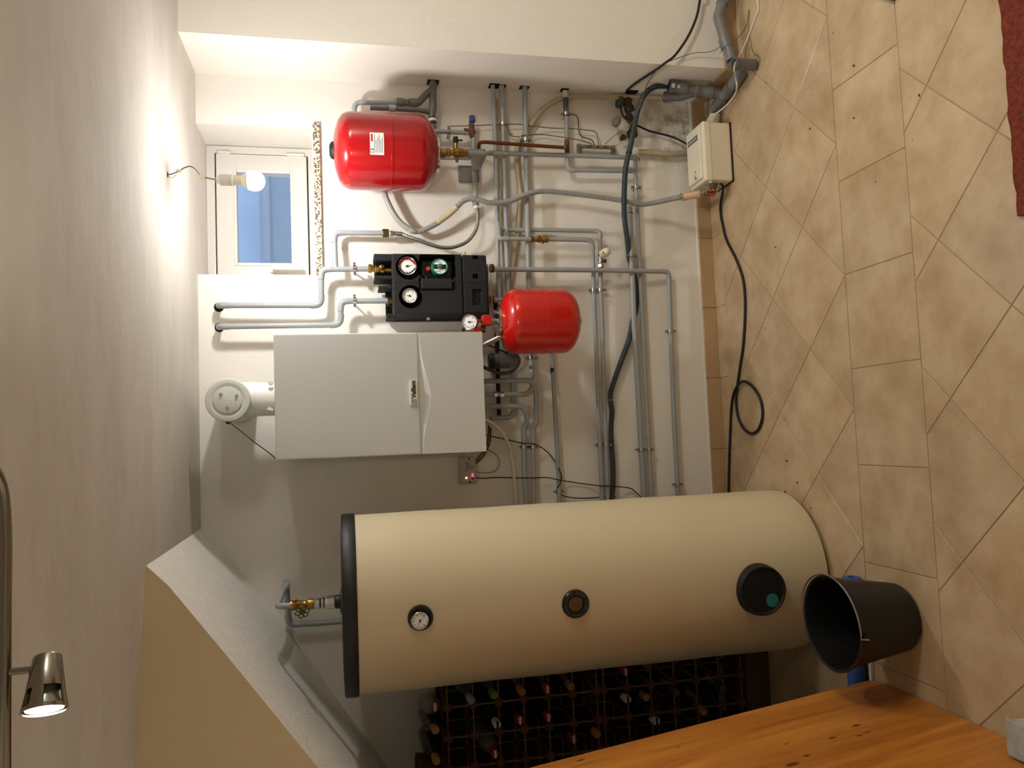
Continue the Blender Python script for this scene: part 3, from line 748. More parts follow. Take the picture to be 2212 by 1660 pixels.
# back shell sticking out above, with its slots
zt1 = at(808, 580, -.13).z
mb = MB(); xa, xb_ = at(830, 604, -.13).x, at(830, 549, -.13).x
mb.box((xa, -.135, pz1-.01), (xa+.016, -.02, zt1), .005); mb.box((xb_-.03, -.135, pz1-.01), (xb_, -.02, zt1), .005); mb.box((xa, -.045, pz1-.01), (xb_, -.02, zt1-.004), .005)
xc, xd = px0-.002, at(830, 618, -.13).x
mb.box((xc, -.135, pz1-.01), (xc+.018, -.02, at(835, 660, -.13).z), .005); mb.box((xd-.010, -.135, pz1-.01), (xd, -.02, at(818, 625, -.13).z), .004); mb.box((xc, -.045, pz1-.01), (xd, -.02, at(835, 640, -.13).z), .005)
mk('back_shell', mb, foam, t)
mk('back_plate', MB().box((px0+.0, -.03, pz0-.004), (px1-.004, -.002, pz1+.0)), black, t)
gauge(t, 'red_rimmed_thermometer', g1+Vector((.004, .035, .004)), .0375, blacksh, chrome, depth=.036, needle=2.9, red=True, ticks=13)
gauge(t, 'plain_thermometer', g3+Vector((.004, .035, .002)), .031, blacksh, chrome, depth=.034, needle=0.05, ticks=11)
# pump head with dial
ph = mk('pump_head', MB().box((gp.x-.044, -.15, gp.z-.060), (gp.x+.046, -.09, gp.z+.080), .014, 3), blacksh, t)
q = gp+Vector((.002, .05, .002))
mk('dial_rim', MB().lathe([(0, 0), (.036, 0), (.0365, .034), (.033, .040), (.030, .040), (.030, .036), (0, .036)], q, (0, -1, 0), 44), greenpl, ph)
qf = q+Vector((0, -.0365, 0))
mk('dial_face', MB().cyl(qf, (0, -1, 0), .0298, .0008, 40), facew, ph)
mb = MB(); mb.box(qf+Vector((-.0095, -.0016, -.027)), qf+Vector((.0095, -.0009, .027)))
for sx in (-.02, .02):
    mb.box(qf+Vector((sx-.0005, -.0016, -.006)), qf+Vector((sx+.0005, -.0009, .020))); 
    for k in range(3): mb.box(qf+Vector((sx-.004+.003*k, -.0016, -.004+.005*k)), qf+Vector((sx-.0025+.003*k, -.0009, .001+.005*k)))
mk('dial_print', mb, inkm, ph)
mk('dial_knob', MB().lathe([(0, 0), (.0115, 0), (.0105, .012), (.008, .014), (0, .014)], qf+Vector((0, -.001, 0)), (0, -1, 0), 24), greenpl, ph)
q = at(924, 582, -.16); mk('orange_screw_head', MB().cyl(q+Vector((0, .01, 0)), (0, -1, 0), .0095, .022, 22, bev=.002).box(q+Vector((-.007, -.014, -.001)), q+Vector((.007, -.011, .001))), orangepl, ph)
mk('cable_strain_relief', MB().tube(spline([at(917, 594, -.17), at(921, 601, -.185), at(926, 608, -.195)]), .004, 10, rf=lambda i: .005-.0004*i if i < 8 else .0018), black, ph)
mk('front_grip', MB().box((at(940, 625, -.2).x, -.209, at(977, 613, -.2).z), (at(940, 602, -.2).x, -.19, at(909, 613, -.2).z), .007, 3), foam, t)
# brass ball valve on the return and nut on the flow
q0, q1 = at(795, 580, -.09), at(850, 586, -.09)
vb = mk('brass_ball_valve', MB().cyl(q0, q1-q0, .0125, (q1-q0).length, 24), brass, t)
dv = (q1-q0).normalized()
for k, (s_, rr_) in enumerate(((.0, .018), (.030, .0205), (.052, .019))): mk('union_nut', hexnut(q0+dv*s_, dv, rr_, .017), brass, vb)
q = at(826, 576, -.12); mk('valve_stem', MB().lathe([(0, 0), (.013, 0), (.014, .008), (.010, .012), (.005, .013), (.005, .02), (0, .02)], q+Vector((0, .02, 0)), (0, -1, 0), 24), brassdk, vb)
q0 = at(838, 651, -.088); mk('flow_union_nut', hexnut(q0+Vector((0, 0, .002)), (0, 0, -1), .0185, .026), brassdk, t)
for (px_, py_) in ((1064, 580), (1064, 648)):
    q = at(px_, py_, -.09); mk('bottom_union_nut', hexnut(q+Vector((0, 0, .014)), (0, 0, -1), .0185, .02), brassdk, t)
mk('mounting_bracket', MB().box((px0+.03, -.14, pz0-.03), (px1-.03, -.138, pz0-.027)).box((px0+.0, -.12, pz0-.022), (px1-.02, -.06, pz0-.019)), steel, t)
mk('side_knob', MB().cyl(at(925, 684, -.1), (-1, -.3, 0), .008, .014, 16), cream_pl, t)
mk('side_clip', MB().cyl(at(1004, 551, -.14), (1, 0, 0), .004, .012, 12), brass, t)
# ================================================================== SOLAR PIPES (grey, upper wall)
hd1 = MB().lathe([(0, 0), (.020, 0)], Vector((at(473, 664, 0).x, -.0012, at(473, 664, 0).z)), (0, -1, 0), 24)
t, _ = pipe('solar_return_pipe', 'upper grey pipe from the wall nearest the window to the brass ball valve', 'pipe',
     [(474, 660, .01), (474, 660, -.074), (694, 660, -.080), (694, 582, -.088), (796, 581, -.09)], .0118, clamps=[(766, 581, -.09)], cm=chrome)
mk('wall_hole', hd1, holem, t)
t, _ = pipe('solar_flow_pipe', 'upper grey pipe from the wall nearest the boiler to the pump station nut', 'pipe',
     [(474, 707, .01), (474, 706, -.074), (736, 702, -.080), (736, 651, -.086), (838, 650, -.088)], .0118, clamps=[(766, 651, -.087)], cm=chrome)
mk('wall_hole', MB().lathe([(0, 0), (.019, 0)], Vector((at(474, 708, 0).x, -.0012, at(474, 708, 0).z)), (0, -1, 0), 24), holem, t)
t, _ = pipe('filling_branch_pipe', 'grey pipe looping from the solar return pipe up and across to the braided hose', 'pipe',
     [(725, 580, -.088), (722, 503, -.07), (829, 504, -.074)], .0110)
for (a, b_, rr_, mm) in (((826, 504, -.074), (840, 504, -.074), .0175, brassdk), ((842, 505, -.074), (850, 505, -.074), .013, steel), ((850, 505, -.074), (857, 505, -.074), .0105, steel)):
    p, q = at(*a), at(*b_); mk('hose_union', hexnut(p, q-p, rr_, (q-p).length), mm, t)
hm = mat('braided_steel', (168, 164, 154), .42, .9, var=.35, vscale=260, bump=.8, bscale=500, bdist=.001)
P = A([(857, 505, -.074), (868, 506, -.075), (880, 511, -.08), (902, 518.5, -.085), (930.6, 529, -.085), (955.6, 535, -.08), (980.7, 534, -.075), (1007.7, 523, -.07), (1023, 506, -.066), (1031, 487, -.066), (1032, 467, -.066), (1031, 450, -.066)])
t = T('braided_hose', 'braided steel hose curving between the filling pipe and the safety pipe', 'hose', P[0])
mk('hose_body', MB().tube(spline(P, .008), .0078, 14), hm, t)
mk('ferrule', MB().cyl(P[0], P[1]-P[0], .0095, .024, 18), steel, t)
mk('ferrule', MB().cyl(P[-1], P[-2]-P[-1], .0095, .024, 18), steel, t)
mk('hose_nut', hexnut(P[-1], P[-2]-P[-1]*1, .012, .012), steel, t)
q = at(1029.5, 444, -.066); mk('hose_nut', hexnut(q, (-1, 0, 0), .0125, .014), white_pl, t)

# safety valve branch: pipe with blue capped valve
t, pth = pipe('safety_pipe', 'grey horizontal pipe from the blue capped valve across to the braided hose', 'pipe',
      [(1022, 288, -.066), (1025, 375, -.066), (1027.5, 438, -.066)], .0112, elbows=False)
mk('end_socket', MB().cyl(at(1026.5, 424, -.066), (-1, 0, -.03), .0145, .04, 20), pipem, t)
q = at(1017, 284, -.066)
t = T('blue_capped_valve', 'brown metal relief valve with a blue cap between the red vessel and the wall pipes', 'valve', q)
mk('valve_body', MB().lathe([(0, -.022), (.012, -.022), (.013, -.01), (.0165, 0), (.015, .012), (.011, .018), (.012, .028), (.012, .046), (0, .046)], at(1020, 288, -.066), (1, 0, .04), 24).cyl(q, (0, 0, 1), .0125, .03, 20), rust, t)
mk('blue_cap', MB().lathe([(0, 0), (.0125, 0), (.0145, .002), (.0125, .026), (.011, .028), (0, .028)], at(1020.5, 264, -.066), (1, 0, .04), 20), bluepl, t)
pipe('overflow_pipe', 'short grey horizontal-run pipe from the relief valve up behind the large red vessel', 'pipe', [(1012, 287, -.066), (944, 283.6, -.066), (905, 283, -.05)], .0108, clamps=[(970, 285, -.066)], cm=steel)

# vessel foot: brass cap valve, gusseted grey tee, long pipe down
p0, p1 = at(948, 330, -.17), at(1010, 331, -.12)
vx = vc.x
t = T('brass_cap_valve', 'brass cap valve with a black handle under the large red vessel', 'valve', (vx+.0, -.2, p0.z))
dv = Vector((0, 0, -1)); c0 = Vector((at(960, 330, -.2).x, -.2, vc.z-.012)); L_ = c0.z-at(1010, 331, -.2).z
mk('valve_body', MB().lathe([(0, 0), (.013, 0), (.016, .006), (.016, .022), (.0185, .024), (.0185, .04), (.013, .043), (.013, .055), (.0205, .058), (.0205, .095), (.0175, .10), (.0175, L_-.002), (0, L_)], c0, dv, 28), brass, t)
q = at(984, 320, -.2)
mk('valve_stem', MB().cyl(Vector((q.x-.012, -.2, q.z)), (1, 0, 0), .0095, .032, 18), brass, t)
mk('black_handle', MB().lathe([(0, 0), (.0095, 0), (.0115, .004), (.0095, .026), (0, .028)], at(985, 309, -.2), (1, 0, .03), 20).cyl(at(988, 303, -.2), (0, 0, -1), .0035, .022, 10), black, t)
mk('drain_screw', MB().cyl(at(987, 341, -.2), (-1, 0, 0), .006, .018, 12), brassdk, t)
q0 = at(1012, 332, -.2)
t, pth = pipe('vessel_drop_pipe', 'long grey pipe dropping from the large red vessel towards the slate hose', 'pipe',
      [(1010, 331, -.2), (1046, 332, -.14), (1062, 331, -.07), (1220, 335.6, -.066), (1372, 341, -.06), (1378, 344, .01)], .0105, fr=.02)
a = at(1011, 322, -.19); b_ = at(1048, 322, -.14); c = at(1050, 340, -.13); d = at(1038, 365, -.085); e = at(1022, 368, -.085); f_ = at(1018, 343, -.17)
mk('tee_gusset', MB().prism([a, b_, c, d, e, f_, at(1011, 342, -.19)], (0, .018, 0)), pipem, t)
t, _ = pipe('vessel_link_pipe', 'slim grey pipe just behind the brass cap valve', 'pipe', [(946, 342, -.05), (1018, 343, -.05)], .007, elbows=False)
tag(mk('wall_plate', MB().box(at(1034, 395.5, -.001)+Vector((0, -.012, 0)), at(989, 359.5, -.001)+Vector((0, 0, 0)), .002), mat('plate_grey', (128, 124, 120), .5), None, origin=at(1010, 378, 0)), 'square grey plastic plate screwed to the wall behind the safety pipe', 'plate')
q = at(992, 364, -.014)
wp = [x for x in bpy.data.objects if x.name.startswith('wall_plate')][0]
mk('screw', MB().lathe([(0, 0), (.005, 0), (.004, .003), (0, .0035)], q, (0, -1, 0), 12), steel, wp)

# old copper pipe
t, _ = pipe('copper_pipe', 'old brown copper pipe crossing over the three grey wall pipes', 'pipe', [(1033, 330, -.04), (1035, 309, -.10), (1045, 307, -.115), (1218, 319, -.105), (1226, 320, -.06)], .0080, m=copperdk, fr=.018, elbows=False)
mk('solder_ring', MB().cyl(at(1217, 319, -.105), (0, 0, -1), .0095, .008, 16), steel, t)

# ================================================================== WALL PIPES (long horizontals)
def hole(parent, px, py, r, Y=-.0012):
    q = at(px, py, Y); mk('wall_hole', MB().lathe([(0, 0), (r*.8, 0), (r, 0)], q, (0, -1, 0), 7), holem, parent)
def side_hole(parent, px, py, w, h):
    q = at(px, py, -.045); mk('wall_hole', MB().box((1.5695, q.y-w, q.z-h), (1.5708, q.y+w, q.z+h)), holem, parent)
t, _ = pipe('upper_wall_pipe', 'topmost long grey pipe along the wall, entering the pier at its top hole', 'pipe',
   [(1064.6, 182, -.05), (1070, 323, -.05), (1073, 429, -.05), (1076, 573, -.05), (1078, 640, -.05), (1084, 760, -.05)], .0098)
side_hole(t, 1066, 183, .025, .022)
pipe('thin_wall_tube', 'thin beige tube squeezed between the two topmost grey wall pipes', 'pipe',
   [(1073, 215, -.025), (1078, 300, -.025), (1084, 483, -.025), (1090, 640, -.025)], .0060, m=hose_b, elbows=False)
t, _ = pipe('second_wall_pipe', 'second long grey wall pipe from the top, with a thick socket at the pier', 'pipe',
   [(1083, 179, -.05), (1086, 256, -.05), (1090, 371, -.05), (1093.5, 487, -.05), (1098, 631, -.05), (1104, 765, -.05), (1110, 893, -.05), (1104, 901, -.05), (1060, 904, -.06)], .0098, clamps=[(1087, 268, -.05)], cm=steel, fr=.03)
mk('socket', MB().tube(A([(1083, 179, -.05), (1085.5, 233, -.05)]), .0135, 18), pipem, t); mk('socket', MB().tube(A([(1085.5, 233, -.05), (1086, 250, -.05)]), .0118, 18), pipem, t)
side_hole(t, 1083, 178, .02, .02)
t, _ = pipe('third_wall_pipe', 'third long grey wall pipe from the top, alone in its own pier hole', 'pipe',
   [(1133, 180, -.05), (1135, 275, -.05), (1139, 429, -.05), (1141, 554, -.05), (1145, 690, -.05), (1148, 765, -.055), (1149.5, 815, -.07), (1148, 824, -.08)], .0122, clamps=[(1135.5, 303, -.05), (1147.6, 774, -.055)], cm=steel)
side_hole(t, 1132, 181, .018, .022)
t, _ = pipe('heating_branch_pipe', 'grey branch pipe dropping behind from the second wall pipe to the thermostat valve', 'pipe',
   [(1092, 493, -.052), (1092, 497, -.035), (1170, 497, -.035), (1283, 499, -.045), (1296, 501, -.052), (1297, 575, -.06), (1298, 631, -.055), (1301, 697, -.05), (1304, 851, -.05), (1308, 940, -.05), (1313, 1090, -.05)], .0100, clamps=[(1299, 627, -.055), (1306.5, 962, -.05)], fr=.035)
t, _ = pipe('heating_valve_pipe', 'grey pipe looping off the topmost wall pipe through a brass valve', 'pipe',
   [(1076, 482, -.05), (1079, 516, -.085), (1090, 516, -.085), (1180, 517, -.085), (1279, 519, -.08), (1281, 560, -.06), (1283, 640, -.05), (1288, 760, -.05), (1295.7, 958, -.05), (1301, 1090, -.05)], .0098, clamps=[(1282.5, 627, -.05), (1295.8, 962, -.05)], fr=.028)
q0, q1 = at(1146, 517, -.085), at(1183, 517.5, -.085); dv = (q1-q0).normalized(); L_ = (q1-q0).length
vb = mk('brass_valve', MB().lathe([(0, 0), (.014, 0), (.014, .016), (.010, .018), (.013, L_*.4), (.016, L_*.5), (.013, L_*.65), (.015, L_*.7), (.015, L_), (0, L_)], q0, dv, 22), brass, t)
mk('valve_spindle', MB().cyl(at(1163, 515, -.095), (0, -1, 0), .0085, .022, 18, bev=.001), brass, vb)
mk('drain_nipple', MB().cyl(at(1171, 521, -.085), (-1, 0, -.2), .005, .012, 12), brassdk, vb)
mk('cross_socket', MB().cyl(at(1090, 516, -.085), (0, 0, -1), .0125, .016, 18), pipem, t)
# dark drain fittings behind the large vessel
yv = -.062
t = T('overflow_drain', 'dark grey branched drain pipe leaving the pier behind the large red vessel', 'pipe', at(935, 180, yv))
mk('main_tube', MB().tube(A([(935.5, 176, yv), (935.5, 190, yv), (935, 234, yv), (932, 256, yv), (934, 262, yv), (937, 280, yv), (941, 292, yv)]), .0150, 20, rf=lambda i: (.0135, .0150, .0175, .0150, .0150, .0135, .009)[i]), pipedk, t)
mk('wall_collar', MB().tube(A([(935.5, 181, yv), (935.4, 191, yv)]), .0175, 20), pipedk, t)
mk('branch_tube', MB().tube(fillet(A([(884, 224, yv), (903, 223, yv), (922, 203, yv), (934, 194, yv)]), .03)[0], .0150, 20), pipedk, t)
for (x0_, x1_, r_) in ((856, 871, .0200), (871, 883, .0150), (884, 901, .0180)): mk('socket', MB().cyl(at(x0_, 222, yv), at(x1_, 222.6, yv)-at(x0_, 222, yv), r_, (at(x1_, 222.6, yv)-at(x0_, 222, yv)).length, 24, bev=.002), pipedk, t)
mk('grey_tube', MB().tube(fillet(A([(765, 262, yv), (765, 221, yv), (860, 222, yv)]), .035)[0], .0112, 18), pipem, t)
mk('lower_tube', MB().tube(A([(800, 233, yv-.03), (853, 235, yv-.03), (904, 238, yv-.02), (920, 241, yv-.01), (932, 245, yv)]), .0105, 18), pipedk, t)
mk('socket', MB().cyl(at(840, 234, yv-.03), (0, 0, -1), .0150, .027, 24), pipem, t)
mk('white_ring', MB().tube(A([(933.5, 256.5, yv), (934.3, 263, yv)]), .0178, 22), white_pl, t)
for q_ in (254.5, 265.5): mk('black_ring', MB().tube(A([(933.5, q_, yv), (933.8, q_+2.4, yv)]), .0186, 22), rubber, t)
side_hole(t, 935, 177, .026, .026)
# thermostat heads
def thermo(name, label, px, py, Y, ax, s=1., m=cream_pl):
    q = at(px, py, Y); ax = Vector(ax).normalized(); t = T(name, label, 'valve', q)
    mk('thermostat_head', MB().lathe([(0, 0), (.012, 0), (.0175, .006), (.019, .016), (.0195, .03), (.0165, .046), (.010, .052), (0, .053)], q, ax, 28), m, t)
    mb = MB(); e = ax.orthogonal().normalized()
    n = Vector((0, -1, 0)); n = (n-ax*n.dot(ax)).normalized(); sd = ax.cross(n)
    for h_, w_, l_ in ((.031, .0016, .008),): mb.prism([q+ax*(h_-w_)+n*.0192+sd*l_, q+ax*(h_+w_)+n*.0192+sd*l_, q+ax*(h_+w_)+n*.0192-sd*l_, q+ax*(h_-w_)+n*.0192-sd*l_], n*.0012)
    mk('grip_slot', mb, inkm, t)
    mb = MB(); mb.prism([q+ax*.012+n*.0188+sd*.006, q+ax*.024+n*.0198+sd*.006, q+ax*.024+n*.0198-sd*.006, q+ax*.012+n*.0188-sd*.006], n*.0008); mk('scale_window', mb, greyface, t)
    return t, q
t, q = thermo('thermostat_valve', 'small cream thermostat head with a grey window on the heating branch pipe', 1298, 551, -.075, (.18, -.72, -.42))
q2 = at(1298, 561, -.06)
mk('valve_body', MB().cyl(q+Vector((.004, .012, 0)), Vector((.1, -.8, -.3)), .013, .018, 18).cyl(q2+Vector((.02, 0, 0)), (-1, 0, 0), .0115, .034, 18), chrome, t)
mk('union_nut', hexnut(at(1298, 571, -.062), (-1, 0, -.02), .0155, .016), steel, t)
mk('lockshield', hexnut(at(1302, 564, -.08), (0, 0, -1), .009, .016), brassdk, t)

# rusty drop pipe near the pier
t, _ = pipe('rusty_drop_pipe', 'grey pipe with a rusty stretch and foil wrap, turning down to the lower pipes', 'pipe',
   [(1221, 200, -.05), (1223, 240, -.052), (1225, 342, -.055), (1228, 367, -.055), (1244, 368, -.055), (1366, 370, -.052)], .0102, fr=.035)
mk('foil_wrap', MB().tube(A([(1220.5, 197, -.05), (1221.5, 212, -.05)]), .0140, 14, rf=lambda i: .0125+.002*i), wireclr, t)
mk('dark_sleeve', MB().tube(A([(1221.5, 208, -.05), (1222.5, 232, -.051)]), .0125, 14), mat('sleeve_slate', (84, 86, 96), .6, var=.3, vscale=40), t)
mk('socket', MB().tube(A([(1222.5, 232, -.051), (1223.3, 252, -.052)]), .0125, 16), pipedk, t)
mk('rust_band', MB().tube(A([(1224.4, 303, -.0545), (1225.2, 341, -.055)]), .0112, 14), rust, t)
clamp(t, at(1223.2, 247, -.052), (-1, 0, -.03), .0125)
side_hole(t, 1219, 196, .018, .018)

# pump station drop pipe, floor-side pipes
t, _ = pipe('pump_drop_pipe', 'long grey pipe dropping from the pump station and bending left above the baseboard', 'pipe',
   [(1066, 582, -.09), (1290, 584, -.088), (1443, 587, -.05), (1445, 605, -.045), (1448.5, 709, -.045), (1455, 886, -.045), (1466, 1100, -.045)], .0108, clamps=[(1448.5, 716, -.045), (1463.5, 1047, -.045)], cm=steel, fr=.04)
pipe('small_vessel_line', 'short grey pipe from the pump station\'s second bottom nut to behind the small red vessel', 'pipe', [(1066, 648, -.09), (1100, 648, -.09), (1130, 648, -.07)], .0085, elbows=False)
t, _ = pipe('thick_lower_pipe', 'thicker lower grey pipe beside the slate hose, its end capped near the cream-tied hose', 'pipe',
   [(1359.5, 446, -.055), (1361, 480, -.055), (1366, 600, -.052), (1369, 680, -.05), (1379, 860, -.045), (1392, 1100, -.045)], .0125, clamps=[(1379, 972, -.045), (1364, 553, -.052)])
mk('cable_tie', MB().torus(at(1360.8, 461, -.055), (-1, 0, 0), .0135, .0012, 24, 6), rubber, t)
pipe('lower_wall_pipe', 'slimmer grey pipe of the lowest pair on the wall, nearer the floor', 'pipe',
   [(1371, 335, -.045), (1373, 385, -.045), (1378, 480, -.042), (1383.6, 612, -.04), (1387, 679, -.04), (1396, 860, -.04), (1409, 1100, -.04)], .0098, clamps=[(1375, 405, -.045), (1401, 972, -.04)], elbows=False)
pipe('lone_wall_pipe', 'single grey pipe with a blue oval sticker left of the small red vessel', 'pipe',
   [(1188, 690, .0), (1189, 693, -.045), (1192, 765, -.045), (1198, 870, -.045), (1206.6, 1031, -.045), (1208.5, 1100, -.045)], .0100, clamps=[(1207, 1063, -.045)], cm=steel, fr=.02, elbows=False)
lp = [x for x in bpy.data.objects if x.name.startswith('lone_wall_pipe')][0]
q = at(1193.5, 800, -.045)
mk('blue_sticker', MB().tube([q+Vector((.013, 0, 0)), q+Vector((.008, 0, 0)), q, q-Vector((.008, 0, 0)), q-Vector((.013, 0, 0))], .0104, 16, rf=lambda i: (.0085, .0103, .0106, .0103, .0085)[i]), mat('sticker_navy', (26, 34, 84), .4), lp)

# boiler connection pipes
bt = -.085
t, _ = pipe('boiler_pipe_right', 'grey boiler pipe furthest right, dropping then turning left with a double bend', 'pipe',
   [(1040, 824, bt), (1150, 822, bt), (1158, 850, bt), (1158.5, 912, -.065), (1151, 926, -.05), (1153, 1100, -.05)], .0112, fr=.04, clamps=[(1151, 966, -.05)])
t, _ = pipe('boiler_pipe_silver', 'grey boiler pipe with a shiny silver union, curving up to the third wall pipe', 'pipe',
   [(1040, 853, bt), (1138, 852, bt), (1149, 840, -.08), (1149.5, 822, -.075)], .0095, fr=.03)
q = at(1066, 853, bt); vb = mk('union', hexnut(q, (0, 0, -1), .0135, .018), chrome, t); mk('union', hexnut(at(1079, 853, bt), (0, 0, -1), .0135, .02), chrome, t)
t, _ = pipe('boiler_pipe_middle', 'grey boiler pipe in the middle, dropping then turning left with a double bend', 'pipe',
   [(1040, 878, bt), (1128, 878, bt), (1138, 892, bt), (1138.5, 912, -.065), (1131, 927, -.05), (1131.5, 1006, -.05), (1137, 1100, -.05)], .0112, fr=.04, clamps=[(1131, 966, -.05)])
tag(mk('gas_hose', MB().tube(spline(A([(1040, 907, -.1), (1058, 912, -.1), (1082, 931, -.09), (1098, 960, -.07), (1107, 1000, -.05), (1112, 1050, -.045), (1114, 1100, -.045)])), .0070, 12), cable_w, None, origin=at(1050, 909, -.1)), 'cream flexible hose curving from the boiler\'s underside left behind the tank', 'hose')
pipe('shaded_wall_pipe', 'wall pipe painted black for its shade, running level below the boiler, behind its grey pipes', 'pipe', [(1070, 655, -.03), (1072, 700, -.03), (1074, 760, -.03), (1078, 898, -.03)], .0095, m=black, elbows=False)  # shaded run of the topmost wall pipe, darkness put into the colour
P = A([(1040, 792, -.12), (1050, 796, -.12), (1068, 803.6, -.12), (1086, 807, -.12), (1104, 803.6, -.12), (1115, 794, -.12), (1121, 782, -.12), (1118.7, 771, -.12), (1108, 765.6, -.12), (1090, 762, -.1)])
tag(mk('looped_hose', MB().tube(spline(P, .008), .0078, 14), mat('hose_smoke', (70, 66, 58), .25), None, origin=P[0]), 'glossy dark brown hose looping under the boiler beside the small red vessel', 'hose')
q = at(1090, 780, -.06)
t = T('siphon_trap', 'clear smoky plastic siphon trap under the boiler\'s right corner', 'trap', q)
sm = mat('smoky_plastic', (150, 146, 138), .08, trans=.75, ior=1.3)
mk('cup', MB().lathe([(.0, -.052), (.02, -.05), (.031, -.04), (.034, -.02), (.034, .05), (.031, .055)], q, (0, 0, 1), 30), sm, t)
mk('trap_lid', MB().lathe([(0, .07), (.03, .07), (.036, .064), (.036, .05), (.03, .05)], q, (0, 0, 1), 30), black, t)
P = A([(1032, 750, -.2), (1046, 745, -.2), (1062, 738, -.18), (1078, 730, -.15), (1092, 722, -.12)])
tag(mk('metal_hose', corr(P, .0105, .0048, .14), mat('corrugated_metal', (190, 184, 168), .35, .8), None, origin=P[0]), 'ribbed metal hose from the boiler to behind the small red vessel', 'hose')
P = A([(1052, 746, -.16), (1060, 748, -.16), (1080, 756, -.15), (1098, 764, -.14)])
tag(mk('short_black_cable', MB().tube(spline(P), .0035, 10), rubber, None, origin=P[0]), 'short black cable from the boiler to behind the small red vessel', 'cable')
P = A([(1056, 650, -.14), (1060, 657, -.15), (1065, 668, -.18), (1069, 678, -.22), (1070, 685, -.24)])
tag(mk('capillary_tube', MB().tube(spline(P), .0035, 10), mat('capillary_brown', (128, 82, 66), .4, .4), None, origin=P[0]), 'thin brown tube from the pump station down to the small red vessel', 'pipe')

# ================================================================== HOSES
# long grey corrugated hose
P = A([(800, 395, -.045), (825, 403, -.055), (834, 429, -.064), (848, 458, -.066), (863, 479, -.066), (880.5, 493, -.066), (893, 500, -.066)])
P2 = A([(890, 499.5, -.066), (900, 501, -.066), (915, 497.5, -.066), (940, 485, -.07), (952, 476, -.072), (969, 463.6, -.075), (988, 446, -.08), (1000, 435, -.085), (1012, 430, -.09), (1025, 429.5, -.095), (1038.5, 433, -.095), (1060, 438.5, -.09), (1100, 434.7, -.085), (1135, 421, -.085), (1167.7, 413.5, -.075), (1212, 416, -.07), (1270, 423, -.07), (1327.7, 431, -.08), (1366, 438.5, -.09), (1385.5, 442, -.085), (1415.6, 438, -.1), (1450, 430, -.15), (1471, 426, -.18)])
t = T('grey_drain_hose', 'grey corrugated drain hose wandering from the large red vessel to the cream pump box', 'hose', P[0])
mk('smooth_sleeve', MB().tube(spline(P, .008), .0125, 18), hose_g, t)
mk('corrugated_section', corr(P2, .0122), hose_g, t)
mk('cream_section', corr(A([(944, 482.5, -.07), (952, 476, -.072), (969, 463.6, -.075), (986, 448, -.08)]), .0138, .012, .08), hose_c, t)
def tie(px, py, Y, ax, r, m=cable_w, tail=None):
    q = at(px, py, Y); ax = Vector(ax).normalized(); mb = MB().torus(q, ax, r, .0013, 28, 6)
    if tail: mb.tube(spline([q+Vector(tail[0]), q+Vector(tail[1])]), .0011, 6)
    return mb
for k, (args, lab) in enumerate((((886, 504, -.072, (1, .2, .6), .024), 'white cable tie bundling the grey hose and the braided hose'),
                  ((1144, 419, -.075, (.15, .3, 1), .019), 'white cable tie holding the grey hose to the third wall pipe'),
                  ((1367, 438, -.078, (.5, .25, 1), .021), 'white cable tie holding the grey hose to the lower wall pipes'))):
    tag(mk('cable_tie', tie(*args), cable_w, None, origin=at(*args[:3])), lab, 'cable tie', 'white cable ties')
q0, q1 = at(1476, 425.5, -.185), at(1513, 419.5, -.215); dv = (q1-q0).normalized(); L_ = (q1-q0).length
cp = mk('hose_coupling', MB().lathe([(0, 0), (.0155, 0), (.0165, .004), (.0165, L_*.45), (.0172, L_*.5), (.0165, L_*.55), (.0165, L_-.003), (0, L_)], q0, dv, 26), mat('coupling_peach', (212, 176, 136), .45), t)
q = at(1469, 426.5, -.18); mk('hose_clip', MB().lathe([(.0125, 0), (.0150, 0), (.0150, .014), (.0125, .014)], q, dv, 24).cyl(q+Vector((-.012, -.008, -.004)), (-.4, -.6, -.4), .004, .014, 10), steel, t)
q2 = at(1530, 417.5, -.225)
for s_, rr_ in ((0., .0172), (.010, .0140), (.020, .0165)): mk('union_ring', MB().lathe([(0, 0), (rr_, 0), (rr_, .007), (0, .007)], q1+dv*s_, dv, 22), steel, cp)

# beige corrugated hose
P = A([(1436, 211.5, -.12), (1420, 211, -.09), (1385, 210, -.06), (1300, 209.5, -.055), (1241, 209.5, -.05), (1212, 213, -.03), (1190, 224, -.03), (1166, 243, -.03), (1147, 270, -.028), (1132, 292, -.025), (1121, 308, -.022), (1116, 333, -.022), (1119, 380, -.022), (1124, 420, -.022), (1122, 455, -.022), (1116, 516, -.022), (1108, 570, -.022), (1099, 635, -.022), (1092, 700, -.022)])
t = T('beige_drain_hose', 'beige corrugated hose from the floor drain stack curving behind the wall pipes', 'hose', P[0])
mk('corrugated_section', corr(P[:5]+[P[5]], .0128), hose_b, t)
mk('smooth_section', MB().tube(spline(P[4:]), .0118, 16), hose_b, t)
P = A([(1378, 328, -.03), (1415, 331, -.03), (1454, 333, -.03), (1500, 330, -.03)])
tag(mk('beige_wall_duct', MB().tube(spline(P), .0128, 16), hose_b, None, origin=P[0]), 'short beige tube running down the wall behind the cream pump box', 'hose')

